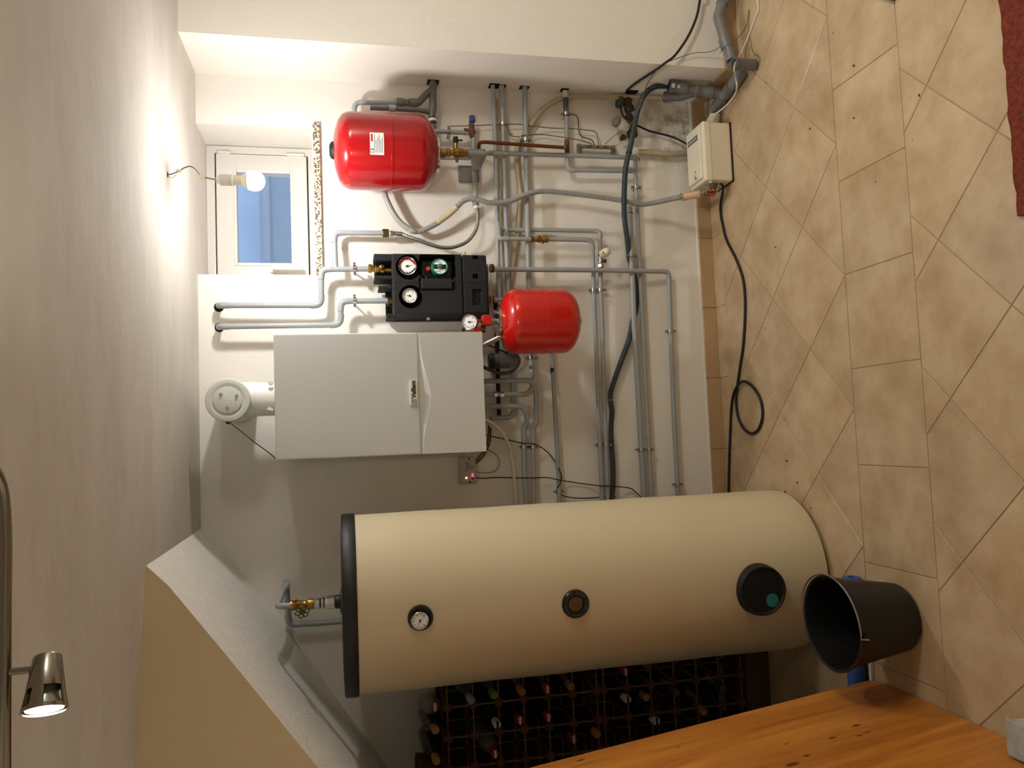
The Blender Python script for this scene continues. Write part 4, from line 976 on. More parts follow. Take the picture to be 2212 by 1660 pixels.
# slate corrugated hose
P = A([(1447, 186, -.13), (1439, 185.5, -.14), (1416, 187, -.16), (1396, 200, -.165), (1383, 222, -.16), (1375, 250, -.15), (1367, 289, -.13), (1361, 320, -.12), (1355, 345, -.115), (1350.5, 374, -.11), (1348, 432, -.105), (1349, 470, -.10), (1352, 497, -.09), (1356, 526, -.07), (1360, 560, -.03), (1368, 590, -.022), (1374, 615, -.022), (1376, 640, -.022), (1374, 668, -.022), (1367, 695, -.024), (1358, 736, -.03), (1337, 793.5, -.035), (1324, 832, -.035), (1319, 852, -.035), (1319, 867, -.035), (1322, 890, -.035), (1320, 933, -.035), (1324, 1006, -.035), (1324, 1050, -.035), (1319, 1100, -.035)])
t = T('slate_drain_hose', 'dark slate-blue corrugated hose from the drain stack sweeping along the lower wall pipes', 'hose', P[0])
mk('corrugated_section', corr(P, .0130), hose_d, t)
for (px_, py_, Y) in ((1358.5, 331, -.117),): mk('hose_tie', MB().torus(at(px_, py_, Y), (-.3, 0, -1) if False else (-1, 0, .25), .0142, .0015, 24, 6), rubber, t)
mk('hose_tie', MB().torus(at(1319, 865, -.035), (1, 0, 0), .0138, .001, 24, 6), white_pl, t)
mk('hose_tie', MB().torus(at(1321.5, 953, -.035), (1, 0, 0), .0138, .001, 24, 6), rubber, t)
def atx(px, py, x):
    d = ray(px, py); return CAM + d*((x-CAM.x)/d.x)
# ================================================================== BUFFER TANK
tc_ = Vector((-.5749, -.4872, 0)); tr = .3093; TZ = 1.711
t = T('hot_water_tank', 'tall cream-covered hot water tank with a black lid and black round ports down its front', 'tank', tc_)
prof = [(0, .012), (tr*.92, .012), (tr*.985, .02), (tr, .045)]+[(tr+.0012*math.sin(k*1.7), .045+k*(TZ-.045)/14) for k in range(1, 14)]+[(tr, TZ), (0, TZ)]
cover = MB().lathe(prof, tc_, (0, 0, 1), 96)
mk('insulation_cover', cover, vinyl, t)
mk('foot_ring', MB().lathe([(0, 0), (tr*.8, 0), (tr*.82, .02), (0, .02)], tc_, (0, 0, 1), 60), black, t)
mk('tank_lid', MB().lathe([(0, 0), (tr*1.012, 0), (tr*1.02, .004), (tr*1.02, .040), (tr*1.005, .047), (tr*.8, .050), (0, .051)], tc_+Vector((0, 0, TZ-.004)), (0, 0, 1), 96), mat('lid_black', (20, 20, 22), .5), t)
def oncyl(px, py, c=tc_, r=tr):
    d = ray(px, py).normalized(); ox, oy = CAM.x-c.x, CAM.y-c.y; a = d.x**2+d.y**2; b = 2*(ox*d.x+oy*d.y); k = ox*ox+oy*oy-r*r
    s = (-b-math.sqrt(b*b-4*a*k))/(2*a); return CAM+d*s
q = oncyl(908, 1335); n = Vector((q.x-tc_.x, q.y-tc_.y, 0)).normalized()
rc = mk('thermometer_recess', MB().lathe([(0, .003), (.030, .003), (.033, .010), (.040, .010), (.0415, .004), (.0415, -.01), (0, -.01)], q, n, 44), black, t)
gauge(t, 'thermometer', q+n*.002+Vector((-.006, 0, .003)), .0275, blacksh, chrome, n=n, depth=.016, needle=-1.1, ticks=9)
q = oncyl(1243, 1305); n = Vector((q.x-tc_.x, q.y-tc_.y, 0)).normalized()
pg = mk('port_ring', MB().lathe([(.024, .003), (.027, .009), (.044, .010), (.048, .004), (.048, -.01), (.024, -.01)], q, n, 44), blacksh, t)
mk('brown_plug', MB().cyl(q-n*.004, n, .0255, .010, 36, bev=.002), mat('plug_brown', (112, 78, 34), .45), pg)
mk('hex_socket', hexnut(q+n*.002, n, .0195, .0065), mat('plug_brown_dark', (96, 64, 26), .5), pg)
mb = MB()
for k in range(26):
    a = 2*PI*k/26
    if k % 5: mb.torus(q+n*.0104, n, .0375, .0009+.0004*(k % 2), 3, 4, a, a+.15)
mk('ring_print', mb, inkg, pg)
q = oncyl(1641, 1274); n = Vector((q.x-tc_.x, q.y-tc_.y, 0)).normalized()
n2 = (n+Vector((0, 0, .02))).normalized()
sl = mk('inspection_port', MB().lathe([(0, .024), (.076, .024), (.082, .030), (.086, .029), (.090, .010), (.092, -.03), (0, -.03)], q, n2, 56), mat('port_black', (10, 11, 11), .6), t)
q2 = q+n2*.0245; rt = Vector((0, 0, 1)).cross(n2).normalized()
pts = [q2+rt*(-.035+.024*math.cos(a))+Vector((0, 0, 1))*(-.034+.024*math.sin(a)) for a in [k*2*PI/24 for k in range(24)]]
pts = [p-rt*0 if True else p for p in pts]
mk('teal_sticker', MB().prism(pts, n2*.0008), teal, sl)

# tank valve and its pipes
c0 = Vector((tc_.x+.008, tc_.y, TZ+.045))
t = T('tank_shutoff_valve', 'brass shut-off valve with a flower handwheel and silver union on top of the tank', 'valve', c0)
mk('gasket', MB().lathe([(0, 0), (.045, 0), (.045, .006), (.024, .010), (.024, .024), (0, .024)], c0, (0, 0, 1), 32), black, t)
mk('silver_union', MB().lathe([(0, .022), (.022, .022), (.024, .028), (.024, .052), (.020, .058), (.018, .062), (.021, .066), (.021, .070), (.017, .074), (.019, .080), (.019, .092), (.016, .10), (0, .10)], c0, (0, 0, 1), 8, smooth=False), chrome, t)
mk('valve_body', MB().lathe([(0, .098), (.017, .098), (.018, .102), (.018, .118), (.014, .122), (.013, .135), (.0155, .140), (.0155, .158), (.018, .162), (.018, .178), (0, .178)], c0, (0, 0, 1), 24), brass, t)
q = c0+Vector((0, 0, .142)); hdv = Vector((-.42, -.85, -.12)).normalized()
mk('stem', MB().cyl(q, hdv, .008, .04, 16), brass, t)
mb = MB(); hc = q+hdv*.042; e1 = hdv.orthogonal().normalized(); e2 = hdv.cross(e1)
for k in range(6):
    a = k*PI/3; mb.torus(hc+(e1*math.cos(a)+e2*math.sin(a))*.0165, hdv, .0078, .0021, 18, 6)
mb.cyl(hc-hdv*.003, hdv, .007, .007, 14)
mk('handwheel', mb, mat('handwheel_green', (84, 92, 52), .45, .3), t)
mk('side_boss', hexnut(c0+Vector((0, 0, .165)), (.8, -.4, 0), .009, .026), brass, t)
top = c0+Vector((0, 0, .175))
q1 = at(601, 1312, top.y); 
t, _ = pipe('tank_top_pipe', 'light grey pipe rising from the tank valve and bending back to the wall', 'pipe',
     [top, Vector((top.x, top.y, q1.z+.004)), Vector((top.x+.018, -.28, q1.z-.002)), at(621, 1266, -.06)], .0105, world=True, fr=.022, elbows=False, m=pipem)
t, _ = pipe('tank_back_pipe', 'grey pipe on the wall above the tank, running left then dropping behind the black lid', 'pipe',
     [at(617, 1261, .01), at(617, 1262, -.05), at(621, 1300, -.05), at(624, 1350, -.05), at(700, 1346, -.05), at(800, 1338, -.05), at(950, 1325, -.05)], .0118, world=True, fr=.03)

# ================================================================== CONTROL BOX
c = at(1011, 1016, -.05)
bxa, bxb, bza, bzb = at(1011, 1044, -.05).x, at(1011, 989, -.05).x, at(1027, 1016, -.05).z, at(996, 1016, -.05).z
t = T('control_box', 'small grey control box with one orange and one red light left of the boiler', 'controller', ((bxa+bxb)/2, 0, bza))
mk('box_body', MB().box((bxa-.002, -.046, bza-.002), (bxb+.002, -.002, bzb+.006), .003, 2), mat('box_grey', (186, 180, 170), .5), t)
fcx = mk('front_plate', MB().box((bxa, -.051, bza), (bxb, -.045, bzb), .0015, 2), mat('box_front', (170, 164, 154), .5), t)
for (px_, py_) in ((1013.3, 991.5), (1015.5, 1042)):
    mk('screw_hole', MB().cyl(at(px_, py_, -.0505), (0, -1, 0), .0042, .0012, 14), black, fcx)
l1 = mat('led_orange', (255, 150, 90), .5, emit=7); l2 = mat('led_red', (255, 40, 80), .5, emit=5)
mk('orange_light', MB().lathe([(0, -.001), (.0042, -.001), (.003, .002), (0, .003)], at(1007.5, 1033, -.0515), (0, -1, 0), 16), l1, fcx)
mk('red_light', MB().box(at(1021, 1031, -.053)+Vector((0, -.0005, -.003)), at(1021, 1024, -.053)+Vector((0, .002, .0035)), .001), l2, fcx)
mk('red_window', MB().box(at(1023.5, 1036, -.0525)+Vector((0, 0, 0)), at(1019, 1031, -.0525)+Vector((0, .0015, 0))), mat('red_dark', (44, 8, 12), .3), fcx)
mb = MB()
for a_, b__ in (((1006, 1001), (1010, 1008)), ((1010, 1008), (1006, 1017)), ((1011, 998), (1011, 1006)), ((1017.5, 1005), (1017.5, 1015)), ((1021, 1007), (1021, 1013)), ((1012.5, 1007), (1014, 1012)), ((1014, 1012), (1011, 1015))):
    mb.tube([at(*a_, -.0513), at(*b__, -.0513)], .0008, 5)
for q_ in ((1006, 1001), (1010, 1009.5), (1021, 1009.5), (1007, 1016)): mb.cyl(at(*q_, -.051), (0, -1, 0), .0024, .001, 10)
mk('symbols', mb, inkm, fcx)
def cable(name, label, pts, r, m, step=.01, world=False):
    P = pts if world else A(pts)
    return tag(mk(name, MB().tube(spline(P, step), r, 8), m, None, origin=P[0]), label, 'cable')
cable('control_cable', 'thick brown cable from the control box up to the boiler\'s lower left corner', [(1028, 1001, -.03), (1040, 990, -.03), (1050, 975, -.03), (1058, 955, -.04), (1060, 925, -.08)], .0042, mat('cable_brown', (74, 66, 56), .5))
cable('control_cable', 'second thick brown cable from the control box, running just inside the first', [(1028, 995, -.024), (1038, 984, -.024), (1047, 970, -.024), (1054, 950, -.04), (1056, 920, -.08)], .0036, mat('cable_brown', (74, 66, 56), .5))
cable('sensor_cable', 'thin grey cable looping in a circle right below the control box', [(1028, 1020, -.02), (1045, 1022, -.02), (1062, 1021, -.02), (1073, 1014, -.02), (1078, 1003, -.02), (1076, 989, -.02), (1067, 979, -.02), (1057, 974, -.03), (1052, 965, -.04)], .0018, cable_g)
cable('sensor_cable', 'thin black cable leaving the control box level and sagging left behind the tank', [(1027, 1032.5, -.03), (1045, 1034, -.02), (1070, 1032, -.02), (1131, 1033, -.06), (1153, 1033, -.066), (1180, 1032, -.03), (1206, 1037, -.062), (1228, 1041, -.02), (1277, 1048, -.02), (1300, 1050, -.066), (1324, 1051, -.055), (1360, 1055, -.02), (1372, 1063, -.02), (1392, 1080, -.02)], .0024, rubber)
cable('sensor_cable', 'thin black cable draping from under the boiler over its pipes to the blue-stickered pipe', [(1045, 940, -.08), (1060, 943, -.03), (1094, 950, -.02), (1128, 958, -.066), (1155, 960, -.066), (1180, 975, -.02), (1196, 993, -.03), (1208, 1015, -.058), (1213, 1030, -.055), (1210, 1045, -.058), (1203, 1056, -.05)], .0024, rubber)
cable('sensor_cable', 'short thin black cable along the wall hard against the tank edge', [(1212, 1070, -.02), (1230, 1075, -.02), (1260, 1077, -.02), (1295, 1075, -.02), (1330, 1074, -.02)], .0024, rubber)

# ================================================================== EARTHING
q0, q1 = at(1252, 321, -.02), at(1326, 325, -.02)
t = T('earthing_bar', 'grey brass-screwed earthing terminal bar on two feet on the wall', 'terminal bar', q0)
em = mat('earth_grey', (134, 128, 112), .5, .4, var=.2, vscale=30)
dv = (q1-q0).normalized()
for q in (q0, q1): mk('bar_foot', MB().box(q+Vector((-.024, 0, -.009)), q+Vector((.024, .019, .009)), .003), em, t); 
for q in (q0, q1): mk('foot_screw', MB().cyl(q+Vector((.014, -.0, 0)), (0, -1, 0), .005, .004, 10), steel, t)
mb = MB(); mb.box(Vector((q0.x-.002, -.040, q1.z)), Vector((q0.x+.012, -.026, q0.z)), .002); bar = mk('terminal_strip', mb, em, t)
for k in range(7):
    q = q0.lerp(q1, .16+.11*k); mk('terminal_screw', MB().cyl(Vector((q.x+.005, -.040, q.z)), (0, -1, 0), .0042, .005, 12), brassdk if k % 2 else steel, bar)
cable('earth_wire', 'yellow-green earth wire running under the large red vessel along the pipes to the earthing bar', [(966, 272.6, -.03), (1010, 272, -.03), (1063, 270, -.03), (1075, 269.5, -.063), (1100, 268.5, -.03), (1127, 269, -.03), (1150, 272.5, -.045), (1193, 277, -.02), (1224, 277.5, -.03), (1245, 279, -.03), (1270, 281.7, -.03), (1284, 284, -.03), (1290, 292, -.03), (1293, 314, -.03)], .0022, cable_y)
cable('earth_wire', 'yellow-green earth wire starting at the clamp on the second wall pipe', [(1093, 270, -.052), (1097, 274, -.04), (1099, 288, -.025), (1108, 295, -.02), (1123, 295, -.022), (1134, 292, -.064), (1150, 291.5, -.03), (1173, 291, -.02), (1212, 296, -.03), (1226, 298, -.068), (1250.6, 303, -.03), (1279.5, 311.5, -.035)], .0022, cable_y)
cable('earth_wire', 'dark earth wire bending from the clamp on the rusty drop pipe to the earthing bar', [(1234, 247, -.05), (1240, 248, -.04), (1246, 251, -.03), (1249, 262, -.025), (1250.6, 284.6, -.025), (1257, 295, -.025), (1268, 299, -.025), (1279.5, 304, -.03), (1285, 315, -.035)], .0024, mat('cable_darkgreen', (52, 54, 40), .5))
cable('earth_wire', 'thin yellowish wire slanting from the earthing bar up past the slate hose to the pier', [(1306, 312, -.03), (1330, 291, -.05), (1356, 275, -.08), (1372, 252, -.14), (1385, 222, -.19), (1392, 200, -.19), (1400, 178, -.17), (1418, 152, -.33)], .0017, cable_y)

# ================================================================== MIXING VALVE CLUSTER by the slate hose
q = at(1355, 245, -.05)
t = T('old_valve_group', 'old brown valve group with a green wheel behind the slate hose', 'valve', q)
mk('valve_body', MB().lathe([(0, 0), (.024, 0), (.027, .01), (.022, .02), (.018, .03), (.024, .04), (.024, .06), (0, .06)], at(1352, 215, -.045), (-.9, 0, -.3), 20), mat('valve_brown', (86, 66, 50), .55, .5, var=.4, vscale=40), t)
mk('valve_body', MB().lathe([(0, 0), (.016, 0), (.02, .02), (.015, .03), (.02, .045), (.02, .075), (0, .075)], at(1358, 248, -.045), (-1, 0, -.15), 20), mat('valve_brown2', (70, 56, 46), .55, .5, var=.4, vscale=40), t)
mk('green_wheel', MB().lathe([(0, 0), (.026, 0), (.028, .004), (.028, .018), (.025, .022), (0, .022)], at(1343, 222, -.05), (.1, -.1, 1), 10, smooth=False), mat('wheel_green', (44, 60, 40), .5), t)
mk('lower_body', MB().cyl(at(1363, 270, -.045), (-1, 0, -.1), .024, .06, 18, bev=.004), mat('valve_brown2', (70, 56, 46), .55), t)
mk('drain_tap', MB().lathe([(0, 0), (.008, 0), (.010, .01), (.010, .03), (0, .03)], at(1352, 296, -.05), (-.4, 0, .9), 14).cyl(at(1344, 296, -.055), (0, -1, 0), .009, .012, 12), brassdk, t)
ax = (at(1320, 258, -.09)-at(1356, 278, -.05)).normalized()
mk('grey_knob', MB().lathe([(0, 0), (.031, 0), (.031, .005), (.025, .05), (.023, .052), (0, .053)], at(1352, 275, -.05), ax, 28), mat('knob_beige', (186, 176, 158), .5), t)
q = at(1352, 275, -.05)+ax*.05
mk('knob_cap', MB().lathe([(0, 0), (.024, 0), (.023, .02), (.018, .026), (0, .027)], q, ax, 24), mat('knob_grey', (112, 106, 94), .5), t)
mk('pier_hole', MB().box((1.5695, -.085, at(1365, 196, -.05).z-.02), (1.5707, -.02, at(1365, 196, -.05).z+.028)), holem, t)
cable('valve_cable', 'black cable curving from the green wheel down behind the slate hose', [(1340, 232, -.06), (1345, 248, -.07), (1355, 262, -.08), (1366, 270, -.09)], .0045, rubber)
cable('power_cable', 'black cable from the valve group across the wall into the cream pump box', [(1366, 268, -.07), (1379, 272.5, -.06), (1395, 280, -.04), (1408, 284.6, -.03), (1446, 294, -.03), (1466, 302, -.04), (1484, 312, -.07), (1510, 330, -.09)], .0048, rubber)

# ================================================================== DRAIN PIPES by the pier
t = T('floor_drain_pipe', 'grey plastic drain pipe lying on the floor round the pier into the white box', 'pipe', atz(1597, 160, .03))
R1 = .0225
P = [at(1578, -40, -.41), at(1570, -10, -.405), at(1551, 40, -.40)]
mk('drain_tube', MB().tube(fillet([Vector((2.59, -.405, .035)), at(1583, -60, -.42), at(1551, 36, -.40), at(1580, 130, -.43)], .05)[0], R1, 22), htgrey, t)
mk('drain_socket', MB().tube(A([(1564, 84, -.415), (1571, 103, -.42)]), R1*1.17, 22), htgrey, t)
mk('drain_socket', MB().tube(A([(1560, 10, -.403), (1566, -12, -.408)]), R1*1.2, 22), htgrey, t)
ty = atz(1600, 158, .030); ty2 = Vector((ty.x, ty.y, .027))
m1 = at(1580, 130, -.43)
br = mk('drain_tee', MB().tube([m1, m1.lerp(ty2, .5), ty2, atz(1585, 183, .027)], R1*1.18, 22), htgrey, t)
mo = at(1585, 138, -.495); bo = Vector((mo.x, mo.y, .010))
dd = (mo-bo).normalized(); L_ = (mo-bo).length
mk('open_socket', MB().lathe([(0, 0), (R1*1.05, 0), (R1*1.05, L_-.016), (R1*1.22, L_-.012), (R1*1.22, L_), (R1*1.0, L_), (R1*.98, L_-.04), (0, L_-.04)], bo, dd, 28), pipedk, t)
mk('socket_bore', MB().cyl(bo+dd*(L_-.05), dd, R1*.95, .012, 24), holem, t)
e0, e1_ = atz(1585, 183, .027), atz(1566, 205, .030); e2_ = atz(1541, 236, .035); e3 = Vector((1.415, -.175, .04))
mk('drain_tube', MB().tube([e0, e1_, e2_, e3], R1, 22), htgrey, t)
for a_, b__ in ((e0, e1_), (e1_, e2_)):
    mk('drain_socket', MB().tube([a_.lerp(b__, .15), a_.lerp(b__, .7)], R1*1.17, 22), pipedk, t)
mk('tape_wrap', MB().tube([e3+Vector((.02, -.01, 0)), e3, Vector((1.39, -.17, .042)), Vector((1.36, -.165, .045))], R1*1.12, 20, rf=lambda i: R1*(1.05+.12*(i % 2))), mat('tape_cream', (206, 196, 170), .8, var=.2, vscale=60, bump=.5, bscale=120), t)

b0 = Vector((1.497, -.245, .045)); b1 = at(1446, 185.5, -.20)
t = T('drain_stack', 'upright grey drain fitting stack with a paper-labelled mouth taking the slate hose', 'pipe', b0)
dv = (b1-b0).normalized(); L_ = (b1-b0).length; R2 = .022
mk('stack_body', MB().lathe([(0, 0), (R2*1.02, 0), (R2*1.02, L_*.12), (R2*1.22, L_*.13), (R2*1.22, L_*.27), (R2*1.1, L_*.29), (R2*1.1, L_*.40), (R2*1.25, L_*.42), (R2*1.25, L_*.46), (R2, L_*.48), (R2*1.0, L_*.62), (R2*1.2, L_*.64), (R2*1.2, L_*.78), (R2*1.1, L_*.80), (R2*1.12, L_*.88), (R2*1.25, L_*.9), (R2*1.28, L_), (R2*1.05, L_), (R2*1.0, L_*.93), (0, L_*.93)], b0, dv, 32), pipedk, t)
mk('hose_seal', MB().lathe([(R2*.6, 0), (R2*1.2, 0), (R2*1.2, .008), (R2*.95, .010), (R2*.6, .008)], b1-dv*.004, dv, 28), rubber, t)
n = Vector((-.35, -.93, 0)); 
for s_, w_, h_ in ((.94, .017, .014), (.83, .012, .012)):
    c_ = b0+dv*L_*s_; v0 = c_+(n-dv*n.dot(dv)).normalized()*(R2*1.285); sd = dv.cross(n).normalized()
    for sx in (0,): 
        mbx = MB(); mbx.prism([v0+sd*w_*.5+dv*h_*.5, v0-sd*w_*.5+dv*h_*.5, v0-sd*w_*.5-dv*h_*.5, v0+sd*w_*.5-dv*h_*.5], n*.0012)
        lbx = mk('paper_label', mbx, white_pl, t)
        mbx = MB()
        for k in range(4): mbx.prism([v0+n*.0014+sd*(w_*.3-k*w_*.17)+dv*h_*.3, v0+n*.0014+sd*(w_*.3-k*w_*.17-.0012)+dv*h_*.3, v0+n*.0014+sd*(w_*.3-k*w_*.17-.0012)-dv*h_*.3, v0+n*.0014+sd*(w_*.3-k*w_*.17)-dv*h_*.3], n*.0003)
        mk('label_print', mbx, inkg, lbx)
s0, s1_, s2_ = at(1434, 209.5, -.13), at(1470, 209, -.17), b0+dv*L_*.42
mk('side_branch', MB().tube(fillet([at(1450, 209.5, -.15), s1_, s2_], .02)[0], R2*.92, 22), pipedk, t)
mk('branch_collar', MB().lathe([(.012, 0), (.0235, 0), (.0245, .003), (.0245, .008), (.022, .010), (.022, .045), (.019, .05), (0, .05)], s0, s1_-s0, 26), pipedk, t)

pth = [Vector((2.58, -.40, .62)), Vector((2.25, -.38, .33)), at(1516, -25, -.37), at(1512, 0, -.37), at(1504, 38.5, -.37), at(1485, 81, -.372), at(1458, 119.5, -.374), at(1437, 136, -.375), atx(1415.7, 152, 1.562), atx(1377, 177, 1.564), atx(1358, 192, 1.566), atx(1352, 199, 1.575)]
cable('hanging_cable', 'thick black cable hanging over the pier edge into a hole in its side', pth, .0055, rubber, world=True)
cable('loose_wire', 'thin grey wire crossing the pier face between the black cable and the floor pipe', [at(1447, 132, -.372), at(1458, 128, -.36), at(1480, 120, -.36), at(1502, 114, -.36), at(1526, 113, -.365), at(1545, 108, -.38), at(1558, 99, -.425)], .0016, cable_g, world=True)
cable('loose_wire', 'thin dark wire curling from the floor pipe towards the rusty spot on the floor', [at(1555, 115, -.43), at(1566, 104, -.44), atz(1580, 92, .055), atz(1600, 75, .004), atz(1612, 55, .004), atz(1618, 20, .004), atz(1617, 60, .004), atz(1622, 95, .004), atz(1628, 115, .004), atz(1640, 122, .004), atz(1641, 135, .004)], .0013, cable_g, world=True)
cable('white_cable', 'white cable running past the open drain socket to the cream pump box', [Vector((2.55, -.75, .004)), Vector((2.1, -.62, .004)), atz(1634, -30, .004), atz(1637, 5, .004), atz(1638, 22, .004), atz(1628, 48, .004), atz(1617, 78, .006), atz(1605, 105, .02), atz(1596, 123, .045), at(1588, 138, -.50), at(1586, 152, -.50), atz(1589, 168, .06), atz(1592, 186, .045), atz(1588, 203, .025), atz(1571, 226, .03), atz(1550, 243, .05), Vector((1.40, -.21, .085)), Vector((1.362, -.2, .095))], .0035, cable_w, world=True)

# ================================================================== WHITE FLOOR BOX (lifting pump)
X0, X1, Y0, Y1, ZT = 1.098, 1.366, -.252, -.10, .152
t = T('condensate_pump', 'cream plastic pump box on the floor with a copper outlet on its left side', 'pump', ((X0+X1)/2, (Y0+Y1)/2, 0))
mk('box_body', MB().box((X0, Y0, .004), (X1, Y1, .105), .012, 4), cream_pl, t)
mk('base_edge', MB().box((X0-.002, Y0-.002, 0), (X1+.002, Y1+.002, .006), .002), rubber, t)
lid = mk('lid', MB().box((X0-.003, Y0-.003, .100), (X1+.003, Y1+.003, .140), .012, 4).box((X0+.012, Y0+.014, .136), (X1-.012, Y1-.006, .152), .008, 4), mat('lid_cream', (234, 226, 204), .4, var=.06, vscale=9), t)
q = Vector((X1-.055, (Y0+Y1)/2+.035, .1524))
pl = mk('name_plate', MB().box((X1-.075, Y0+.030, .1520), (X1-.050, Y1-.022, .1532)), mat('plate_dark', (104, 104, 106), .4), lid)
mb = MB()
for k in range(5): mb.box((X1-.067, Y0+.040+k*.018, .1532), (X1-.058, Y0+.050+k*.018, .1538))
mk('plate_print', mb, greyface, pl)
kq = Vector((X0+.040, Y0+.060, .152))
kn = mk('dial_knob', MB().lathe([(0, 0), (.024, 0), (.024, .002), (.021, .004), (.011, .004), (.010, .012), (0, .012)], kq, (0, 0, 1), 30), cream_pl, lid)
mk('knob_marks', MB().prism([kq+Vector((.014, -.004, .0045)), kq+Vector((.020, 0, .0045)), kq+Vector((.014, .004, .0045))], (0, 0, .001)).box(kq+Vector((-.018, -.006, .004)), kq+Vector((-.013, .004, .0052))), inkm, kn)
qo = Vector((X0, Y0+.055, .075))
fl = mk('outlet_socket', MB().lathe([(0, 0), (.020, 0), (.020, .010), (.017, .012), (.017, .022), (0, .022)], qo+Vector((.004, 0, 0)), (-1, 0, -.0), 26), pipedk, t)
qe = at(1530, 417.5, -.225)
mk('copper_elbow', MB().tube(fillet([qo+Vector((-.014, 0, 0)), Vector((qe.x+.006, qo.y, qo.z)), q1*0+Vector(at(1524, 418.5, -.22))], .03)[0], .0108, 18), copper, t)
mk('side_button', MB().cyl(Vector((X0-.001, Y0+.012, .110)), (-1, 0, 0), .0055, .008, 14), white_pl, t)
mk('side_lug', MB().cyl(Vector((X0, Y0+.10, .03)), (-1, 0, 0), .006, .012, 12), greyface, t)
P = [Vector((X0+.002, Y0+.045, .045)), Vector((X0-.022, Y0+.04, .035)), atz(1556, 450, .008), atz(1562, 490, .0062), atz(1570, 520, .0062), atz(1590, 560, .0062), atz(1604, 600, .0062), atz(1609, 640, .0062), atz(1609, 690, .0062), atz(1605, 750, .0062), atz(1599, 790, .0062), atz(1592, 840, .0062), atz(1590, 870, .0062), atz(1594, 900, .0062), atz(1605, 924, .0062), atz(1622, 937, .0062), atz(1638, 928, .0062), atz(1647, 900, .0062), atz(1643, 865, .0062), atz(1628, 838, .0062), atz(1611, 825, .008), atz(1600, 826, .014), atz(1591, 837, .018), atz(1584, 855, .010), atz(1580, 880, .0062), atz(1577, 940, .0062), atz(1575, 1000, .0062), atz(1574, 1060, .0062), atz(1575, 1120, .0062)]
tag(mk('floor_cable', MB().tube(spline(P, .012), .0060, 12), rubber, None, origin=P[0]), 'thick black cable along the floor with one loop, from the pump box to the tank', 'cable')

# ================================================================== BUCKET, BLUE TUBE, BATTEN
bc_ = Vector((-.632, -1.132, 0)); hb = .252; r0, r1 = .106, .142
t = T('black_bucket', 'black mortar bucket with a wire handle on the floor before the tank', 'bucket', bc_)
bp = [(0, .004), (r0-.012, .004), (r0, .012), (r0+(r1-r0)*.5, hb*.5), (r1, hb-.012), (r1+.006, hb-.010), (r1+.007, hb-.002), (r1+.003, hb), (r1-.003, hb-.003), (r0+(r1-r0)*.5-.004, hb*.5), (r0-.005, .016), (r0-.02, .009), (0, .009)]
mk('pail', MB().lathe([(0, 0), (r0-.01, 0)]+bp[1:], bc_+Vector((0, 0, 0)), (0, 0, 1), 64), bucketm, t)
la = at(1729, 1327, 0); 
ha = math.radians(85); d1 = Vector((math.cos(ha), math.sin(ha), 0))
l1_, l2_ = bc_+d1*(r1+.012)+Vector((0, 0, hb-.02)), bc_-d1*(r1+.012)+Vector((0, 0, hb-.02))
for q in (l1_, l2_): mk('handle_lug', MB().cyl(q-(q-bc_-Vector((0, 0, q.z))).normalized()*.016, (q-bc_-Vector((0, 0, q.z))).normalized(), .012, .02, 18, bev=.002), bucketm, t)
sdv = Vector((math.sin(ha), -math.cos(ha), 0)); P = []
for k in range(25):
    a = PI*k/24; P.append(bc_+Vector((0, 0, hb+.002+.004*math.sin(a)))+d1*(r1+.010)*math.cos(a)+sdv*(r1+.010)*math.sin(a))
P = [l1_+d1*.006]+P+[l2_-d1*.006]
mk('wire_handle', MB().tube(P, .0026, 8), steel, t)
t = T('foam_tube', 'blue foam pipe insulation tube lying on the floor behind the bucket', 'foam tube', (-.539, -.94, 0))
bt0 = Vector((-.537, -.942, .0305)); ax = Vector((-1, .028, 0)).normalized()
mk('foam_sleeve', MB().lathe([(.012, 0), (.028, 0), (.030, .003), (.030, .44), (.012, .44), (.012, 0)], bt0, ax, 32), bluefoam, t)
tag(mk('white_batten', MB().box((-.97, -.9845, 0), (-.815, -.973, .012), .002), white_pl, None, origin=(-.9, -.98, 0)), 'thin white batten on the floor between the blue foam tube and the pine board', 'batten')

# ================================================================== PINE BOARD
th = math.atan((1.001-.862)/(1.273-.076)); x_b = -.868
def bvec(y, l, d=0): return Vector((x_b-math.sin(th)*l-math.cos(th)*d, y, math.cos(th)*l-math.sin(th)*d+.0035))
LL = 1.58; ya, yb_ = -.992, -1.668; rc_ = .045; out = []
for (cy, cl, a0) in ((ya-rc_, rc_, -PI/2), (ya-rc_, LL-rc_, 0), (yb_+rc_, LL-rc_, PI/2), (yb_+rc_, rc_, PI)):
    for k in range(7):
        a = a0+k*PI/12; out.append(bvec(cy+rc_*math.cos(a), cl+rc_*math.sin(a)))
nb = (bvec(0, 0, -1)-bvec(0, 0)); pb0 = bvec(-1.3, 0)
knots = []
for px_, py_, kr in ((1254, 1643, .011), (1465, 1615, .006), (1798, 1595, .011), (1857, 1590, .008), (1874, 1582, .007), (1850, 1568, .012), (1699, 1608, .006), (1743, 1633, .010), (1712, 1652, .018), (1550, 1560, .005)):
    r_ = ray(px_, py_); q = CAM+r_*((pb0-CAM).dot(nb)/r_.dot(nb)); knots.append((q.x-x_b, q.y+1.33, q.z, kr))
woodm = wood_mat(knots)
mb = MB(); mb.prism(out, bvec(0, 0, .027)-bvec(0, 0))
pb = tag(mk('pine_board', mb, woodm, None, origin=(x_b, -1.33, 0)), 'large varnished pine board with rounded corners leaning at the left frame edge', 'board')
bv = pb.modifiers.new('edge', 'BEVEL'); bv.width = .004; bv.segments = 2; bv.limit_method = 'ANGLE'

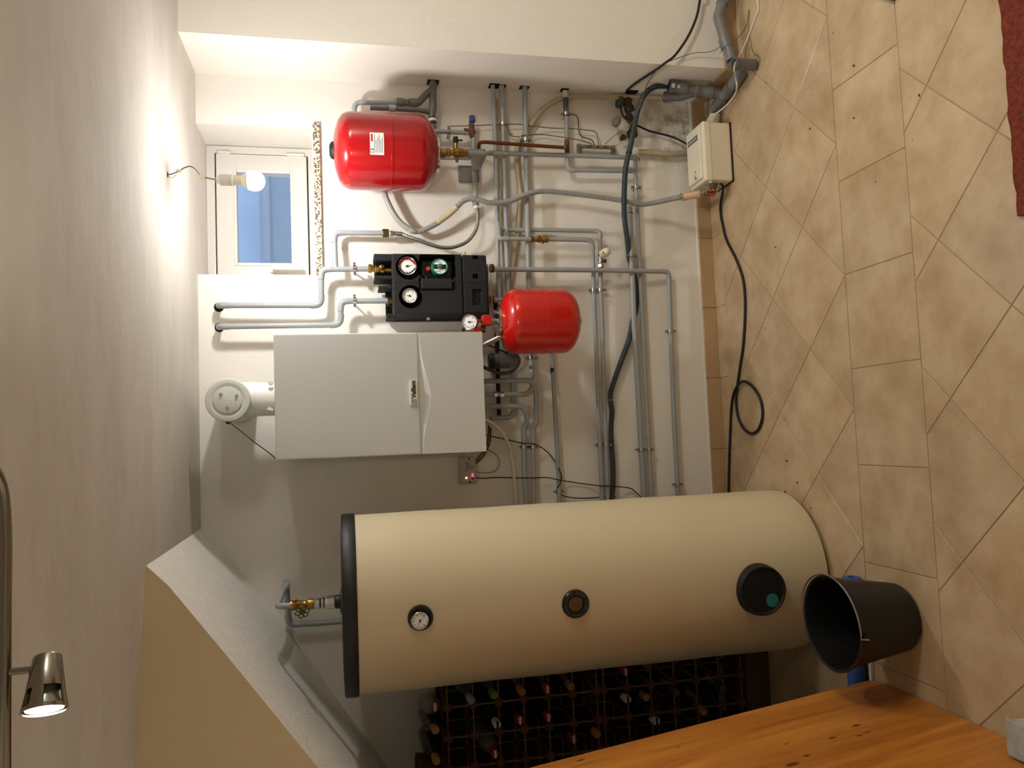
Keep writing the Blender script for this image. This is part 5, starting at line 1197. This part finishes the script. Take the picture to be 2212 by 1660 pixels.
# ================================================================== CLEAR BOX at the corner, CARPET, DARK BLOCK
cq = atz(2236, 1602, .05)
t = T('clear_container', 'frosted clear plastic container cut off by the bottom right frame corner', 'container', (cq.x, cq.y, 0))
mk('container_body', MB().box(cq+Vector((-.045, -.045, -.049)), cq+Vector((.045, .045, .030)), .014, 2), mat('frosted_plastic', (206, 208, 200), .3, var=.35, vscale=20), t)
mk('container_lid', MB().box(cq+Vector((-.048, -.048, .028)), cq+Vector((.048, .048, .042)), .006, 2), mat('frosted_lid', (188, 190, 182), .3, var=.35, vscale=26), t)
c0_, c1_ = atz(2160, 0, 0), atz(2207, 467, 0)
mb = MB(); nx = 60
top_ = []; 
xa_, xb2 = c1_.x, 2.3; ytop = -1.700
vs = []; fs = []
rows = [ytop, ytop-.004, ytop-.3, ytop-.9, ytop-1.6]
for i in range(nx+1):
    x = xa_+(xb2-xa_)*i/nx; j = .0025*math.sin(i*2.3)+.002*math.sin(i*5.1)
    vs += [Vector((x, ytop+j, .0005))]+[Vector((x, y+(j if k < 2 else 0), .011)) for k, y in enumerate(rows)]+[Vector((x, rows[-1], .0005))]
m_ = len(rows)+2
for i in range(nx):
    for k in range(m_-1): fs.append((i*m_+k, (i+1)*m_+k, (i+1)*m_+k+1, i*m_+k+1))
    fs.append((i*m_, i*m_+m_-1, (i+1)*m_+m_-1, (i+1)*m_))
fs.append(tuple(range(m_))); fs.append(tuple(nx*m_+k for k in range(m_))[::-1])
mb.add(vs, fs, False)
tag(mk('carpet', mb, carpetm, None, origin=(xa_, ytop, 0)), 'rust-red carpet edge along the right-hand bottom of the room\'s tiled floor', 'carpet')
bq = atz(1935, 5, 0)
t = T('furniture_foot', 'brown wooden furniture corner just poking into the frame beside the floor tiles', 'furniture', (bq.x+.06, bq.y+.07, 0))
ang_ = .55; rotm = Matrix.Rotation(ang_, 4, 'Z')
mb = MB(); mb.box((0, 0, .0), (.11, .11, .018), .004); mb.box((.006, .006, .016), (.104, .104, .030), .004)
mb.v = [Matrix.Rotation(-.72, 3, 'Z') @ v + Vector((bq.x+.003, bq.y-.0, 0)) for v in mb.v]
mk('wooden_leg', mb, darkwood, t)

# crumbs of dirt on the tiles
cr0 = None
for k, (px_, py_, s_) in enumerate(((1676, 534, .006), (1685, 539, .003), (1655, 709, .004), (1800, 72, .004), (1845, 142, .007), (1892, 393, .004), (1750, 278, .006), (1845, 255, .005), (1700, 996, .008), (1723, 1043, .006), (1697, 1063, .008), (1752, 1099, .005), (1986, 206, .007), (1655, 178, .004), (1613, 278, .003), (1695, 905, .004), (1972, 303, .003))):
    q = atz(px_, py_, 0)
    if cr0 is None:
        bm = bmesh.new(); bmesh.ops.create_icosphere(bm, subdivisions=1, radius=1)
        for v in bm.verts: v.co *= random.uniform(.65, 1.1)
        me = bpy.data.meshes.new('dirt_crumb'); bm.to_mesh(me); bm.free(); me.materials.append(dirt); cr0 = bpy.data.objects.new('dirt_crumb', me); o = cr0
    else: o = cr0.copy()
    COL.objects.link(o); o.location = (q.x, q.y, s_*.25); o.scale = (s_, s_*random.uniform(.4, .9), s_*.3); o.rotation_euler = (0, 0, random.uniform(0, 3))
    tag(o, 'tiny dark crumb of dirt lying on the floor tiles', 'dirt', 'dirt crumbs on the floor')

# ================================================================== SILL CLUTTER
q = at(668, 528, .10)
sz = s0.z
t = T('white_egg_cup', 'small white rounded cup lying on the granite sill', 'cup', (q.x, .06, sz))
mk('cup_shell', MB().lathe([(0, 0), (.010, 0), (.013, .006), (.013, .028), (.009, .040), (0, .043)], Vector((at(668, 520, .06).x-.02, .06, sz+.014)), (1, 0, .0), 22), white_pl, t)
tag(mk('foil_scrap', MB().lathe([(0, 0), (.012, .002), (.014, .012), (.006, .02), (0, .03)], Vector((at(672, 552, .05).x, .05, sz)), (0, .0, 1), 7, smooth=False), wireclr, None, origin=(at(672, 552, .05).x, .05, sz)), 'crumpled clear scrap on the sill left of the white cup', 'scrap')
tag(mk('red_clip', MB().box(Vector((at(675, 578, .04).x-.006, .03, sz)), Vector((at(675, 578, .04).x+.006, .045, sz+.016)), .003), redpl, None, origin=(at(675, 578, .04).x, .04, sz)), 'small red plastic clip on the sill\'s left end', 'clip')

# ================================================================== BOTTLE RACKS
YR = -.30
xn = [-1.045+.1155*k for k in range(1, -5, -1)]
def rack(zs, label):
    t = T('bottle_rack', label, 'rack', ((xn[0]+xn[-1])/2, YR+.12, zs[-1]), 'clay and metal bottle racks under the stair')
    st = MB(); n0 = None
    for x in xn:
        for z in zs:
            if n0 is None:
                mbn = MB(); mbn.box((x-.0155, YR, z-.0155), (x+.0155, YR+.03, z+.0155), .008, 2); mbn.box((x-.0155, YR+.19, z-.0155), (x+.0155, YR+.22, z+.0155), .008, 2); mbn.box((x-.006, YR+.02, z-.006), (x+.006, YR+.20, z+.006))
                n0 = mk('rack_node', mbn, rackm, t); x0_, z0_ = x, z
            else:
                c = n0.copy(); COL.objects.link(c); c.parent = t; c.location = (x-x0_, 0, z-z0_)
    for z in zs: st.box((xn[-1], YR+.006, z-.0022), (xn[0], YR+.018, z+.0022)); st.box((xn[-1], YR+.196, z-.0022), (xn[0], YR+.208, z+.0022))
    for x in xn: st.box((x-.0022, YR+.006, zs[-1]), (x+.0022, YR+.018, zs[0])); st.box((x-.0022, YR+.196, zs[-1]), (x+.0022, YR+.208, zs[0]))
    mk('metal_strips', st, rackmet, t)
    mk('shade_panel', MB().box((xn[-1]-.016, YR+.262, zs[-1]-.0155), (xn[0]+.016, YR+.270, zs[0]+.0155)), mat('rack_shade_dark', (34, 26, 20), .9), t)  # added dark sheet standing in for the shade inside the cells
    return t
rack([1.372-.1012*k for k in range(7)], 'upper brown bottle rack under the stair, behind the tank')
rack([.735-.1012*k for k in range(7)], 'lower brown bottle rack under the stair, half hidden by the pine board')
tag(mk('rack_plinth', MB().box((xn[-1]-.02, YR+.0, 0), (xn[0]+.02, YR+.2, .108), .004), darkwood, None, origin=(-1.3, YR, 0)), 'dark plinth board carrying the bottle racks', 'plinth')
# bottles: one of each kind, then copies
def bottle(name, m, capm, bandm=None):
    r = bpy.data.objects.new(name, None); COL.objects.link(r)
    mk('glass', MB().lathe([(0, 0), (.030, 0), (.036, .006), (.037, .02), (.037, .17), (.030, .205), (.016, .235), (.0138, .25), (.0138, .285), (.0148, .287), (.0148, .294), (0, .295)], (0, 0, 0), (0, 0, 1), 22), m, r)
    c = mk('cap', MB().lathe([(.0142, .250), (.0150, .252), (.0155, .296), (.0140, .299), (0, .2995)], (0, 0, 0), (0, 0, 1), 20), capm, r)
    if bandm: mk('cap_band', MB().box((-.0048, -.0150, .2994), (.0048, .0150, .3002)), bandm, c)
    return r
redcap = mat('cap_red', (150, 24, 26), .4); tan = mat('cork_tan', (160, 118, 66), .7); whc = mat('cap_white', (206, 204, 198), .5); grc = mat('cap_lime', (116, 142, 34), .5); blc = mat('cap_bluegrey', (142, 156, 178), .4); gdc = mat('cap_dark', (70, 66, 58), .5)
kinds = {'red': (glassb, redcap, whc), 'pale_red': (glassw, redcap, whc), 'tan': (glassbr, tan, None), 'white': (glassb, whc, inkm), 'lime': (glassb, grc, None), 'blue': (glassb, blc, None), 'dark': (glassbr, gdc, None)}
protos = {}
def put_bottle(kind, px, py, label, depth=.30):
    q = at(px, py, YR-.028)
    if kind not in protos: r = bottle('wine_bottle', *kinds[kind]); protos[kind] = r
    else:
        src = protos[kind]; r = src.copy(); COL.objects.link(r)
        for ch in list(src.children):
            c = ch.copy(); COL.objects.link(c); c.parent = r; c.matrix_parent_inverse = ch.matrix_parent_inverse
            for g_ in ch.children:
                d = g_.copy(); COL.objects.link(d); d.parent = c
    # cell under the cap: body rests in the socket behind, neck tips forward
    ks = [x for x in xn if x <= q.x+.01]; xc_ = (max(ks) if ks else xn[-1])
    cxx = min(max(q.x, xc_+.045), xc_+.073) if ks else q.x
    tail = Vector((cxx, q.y+.296, q.z+.012)); ax = (q-tail).normalized(); tail = q-ax*.298
    e = ax.orthogonal().normalized(); rot = ax.to_track_quat('Z', 'X').to_euler(); r.rotation_euler = rot; r.location = tail
    r['label'] = label; r['category'] = 'bottle'; r['group'] = 'wine bottles in the racks under the stair'
BT = [('red', 1182.5, 1490, 'dark bottle whose red and white cap shows in the top row, nearest the tank edge'),
      ('blue', 1018, 1514, 'dark bottle with a small pale blue cap, uppermost in the rack'),
      ('lime', 1068, 1503, 'dark bottle with a lime green cap near the top of the rack'),
      ('tan', 1128, 1496, 'brown bottle with a tan cork right of the lime-capped one'),
      ('tan', 1234, 1485, 'brown bottle with a tan cork right of the red and white capped one'),
      ('white', 1074.7, 1567, 'dark bottle with a white lettered cap in the second column'),
      ('red', 1123.5, 1557, 'dark bottle with a red cap in the second column, right of the white cap'),
      ('red', 1185, 1551, 'dark red-capped bottle in the second column, lower than the other red cap there'),
      ('red', 1239.5, 1598, 'dark bottle with a red cap just above the board edge, upper rack'),
      ('tan', 1291, 1588, 'brown bottle with a dull tan cork at the lower edge of the upper rack'),
      ('pale_red', 1070, 1630, 'pale bottle with a red cap in the third column, near the board'),
      ('red', 1351.5, 1452, 'dark bottle with a red cap at the tank edge, top row of the lower rack'),
      ('dark', 1402, 1445, 'brown bottle with a dull cap at the tank edge, second row of the lower rack'),
      ('white', 1356.5, 1513, 'dark bottle with a white cap, first row of the lower rack'),
      ('tan', 1397, 1508, 'brown bottle with a tan cork, second row of the lower rack'),
      ('dark', 1462, 1499, 'brown bottle with a grey cap, third row of the lower rack'),
      ('white', 1418.8, 1560, 'dark bottle with a white cap close to the board, lower rack'),
      ('dark', 1562, 1489, 'brown bottle with a dull cap, lowest one seen in the lower rack'),
      ('tan', 1522, 1540, 'brown bottle with a tan cork half hidden at the board edge')]
for b_ in BT: put_bottle(*b_)
# bottles lying on top of the racks
ztop = 1.372+.0158
def top_bottle(kind, px, py, ang, label):
    q = at(px, py, YR-.05)
    if kind not in protos: r = bottle('wine_bottle', *kinds[kind]); protos[kind] = r
    else:
        src = protos[kind]; r = src.copy(); COL.objects.link(r)
        for ch in list(src.children):
            c = ch.copy(); COL.objects.link(c); c.parent = r
            for g_ in ch.children: d = g_.copy(); COL.objects.link(d); d.parent = c
    ax = Vector((math.sin(ang), -math.cos(ang), -.02)).normalized(); q.z = ztop+.032
    r.rotation_euler = ax.to_track_quat('Z', 'X').to_euler(); r.location = Vector((q.x, q.y, ztop+.038))-ax*.298+Vector((0, 0, 0))
    r['label'] = label; r['category'] = 'bottle'; r['group'] = 'bottles lying on top of the racks'
top_bottle('pale_red', 952, 1527, .25, 'pale red-capped bottle lying on top of the rack by the tank')
top_bottle('tan', 952, 1577, .1, 'brown corked bottle lying on top of the rack, second from the tank')
top_bottle('tan', 955, 1644, .0, 'brown corked bottle lying on top of the rack, furthest left in view')
q = at(905, 1648, -.2)
t = T('wicker_basket', 'dark brown round wicker basket on top of the rack at the frame edge', 'basket', (q.x-.05, -.17, ztop))
bq_ = Vector((q.x-.06, -.17, ztop))
mk('basket_bowl', MB().lathe([(0, .0), (.05, 0), (.075, .05), (.08, .09), (.084, .095), (.08, .10), (.074, .09), (.07, .05), (.045, .006), (0, .006)], bq_, (0, 0, 1), 28), rackm, t)
mk('basket_handle', MB().torus(bq_+Vector((0, 0, .09)), (0, 1, 0), .078, .007, 24, 8, 0, PI, e1=(1, 0, 0)), rackm, t)
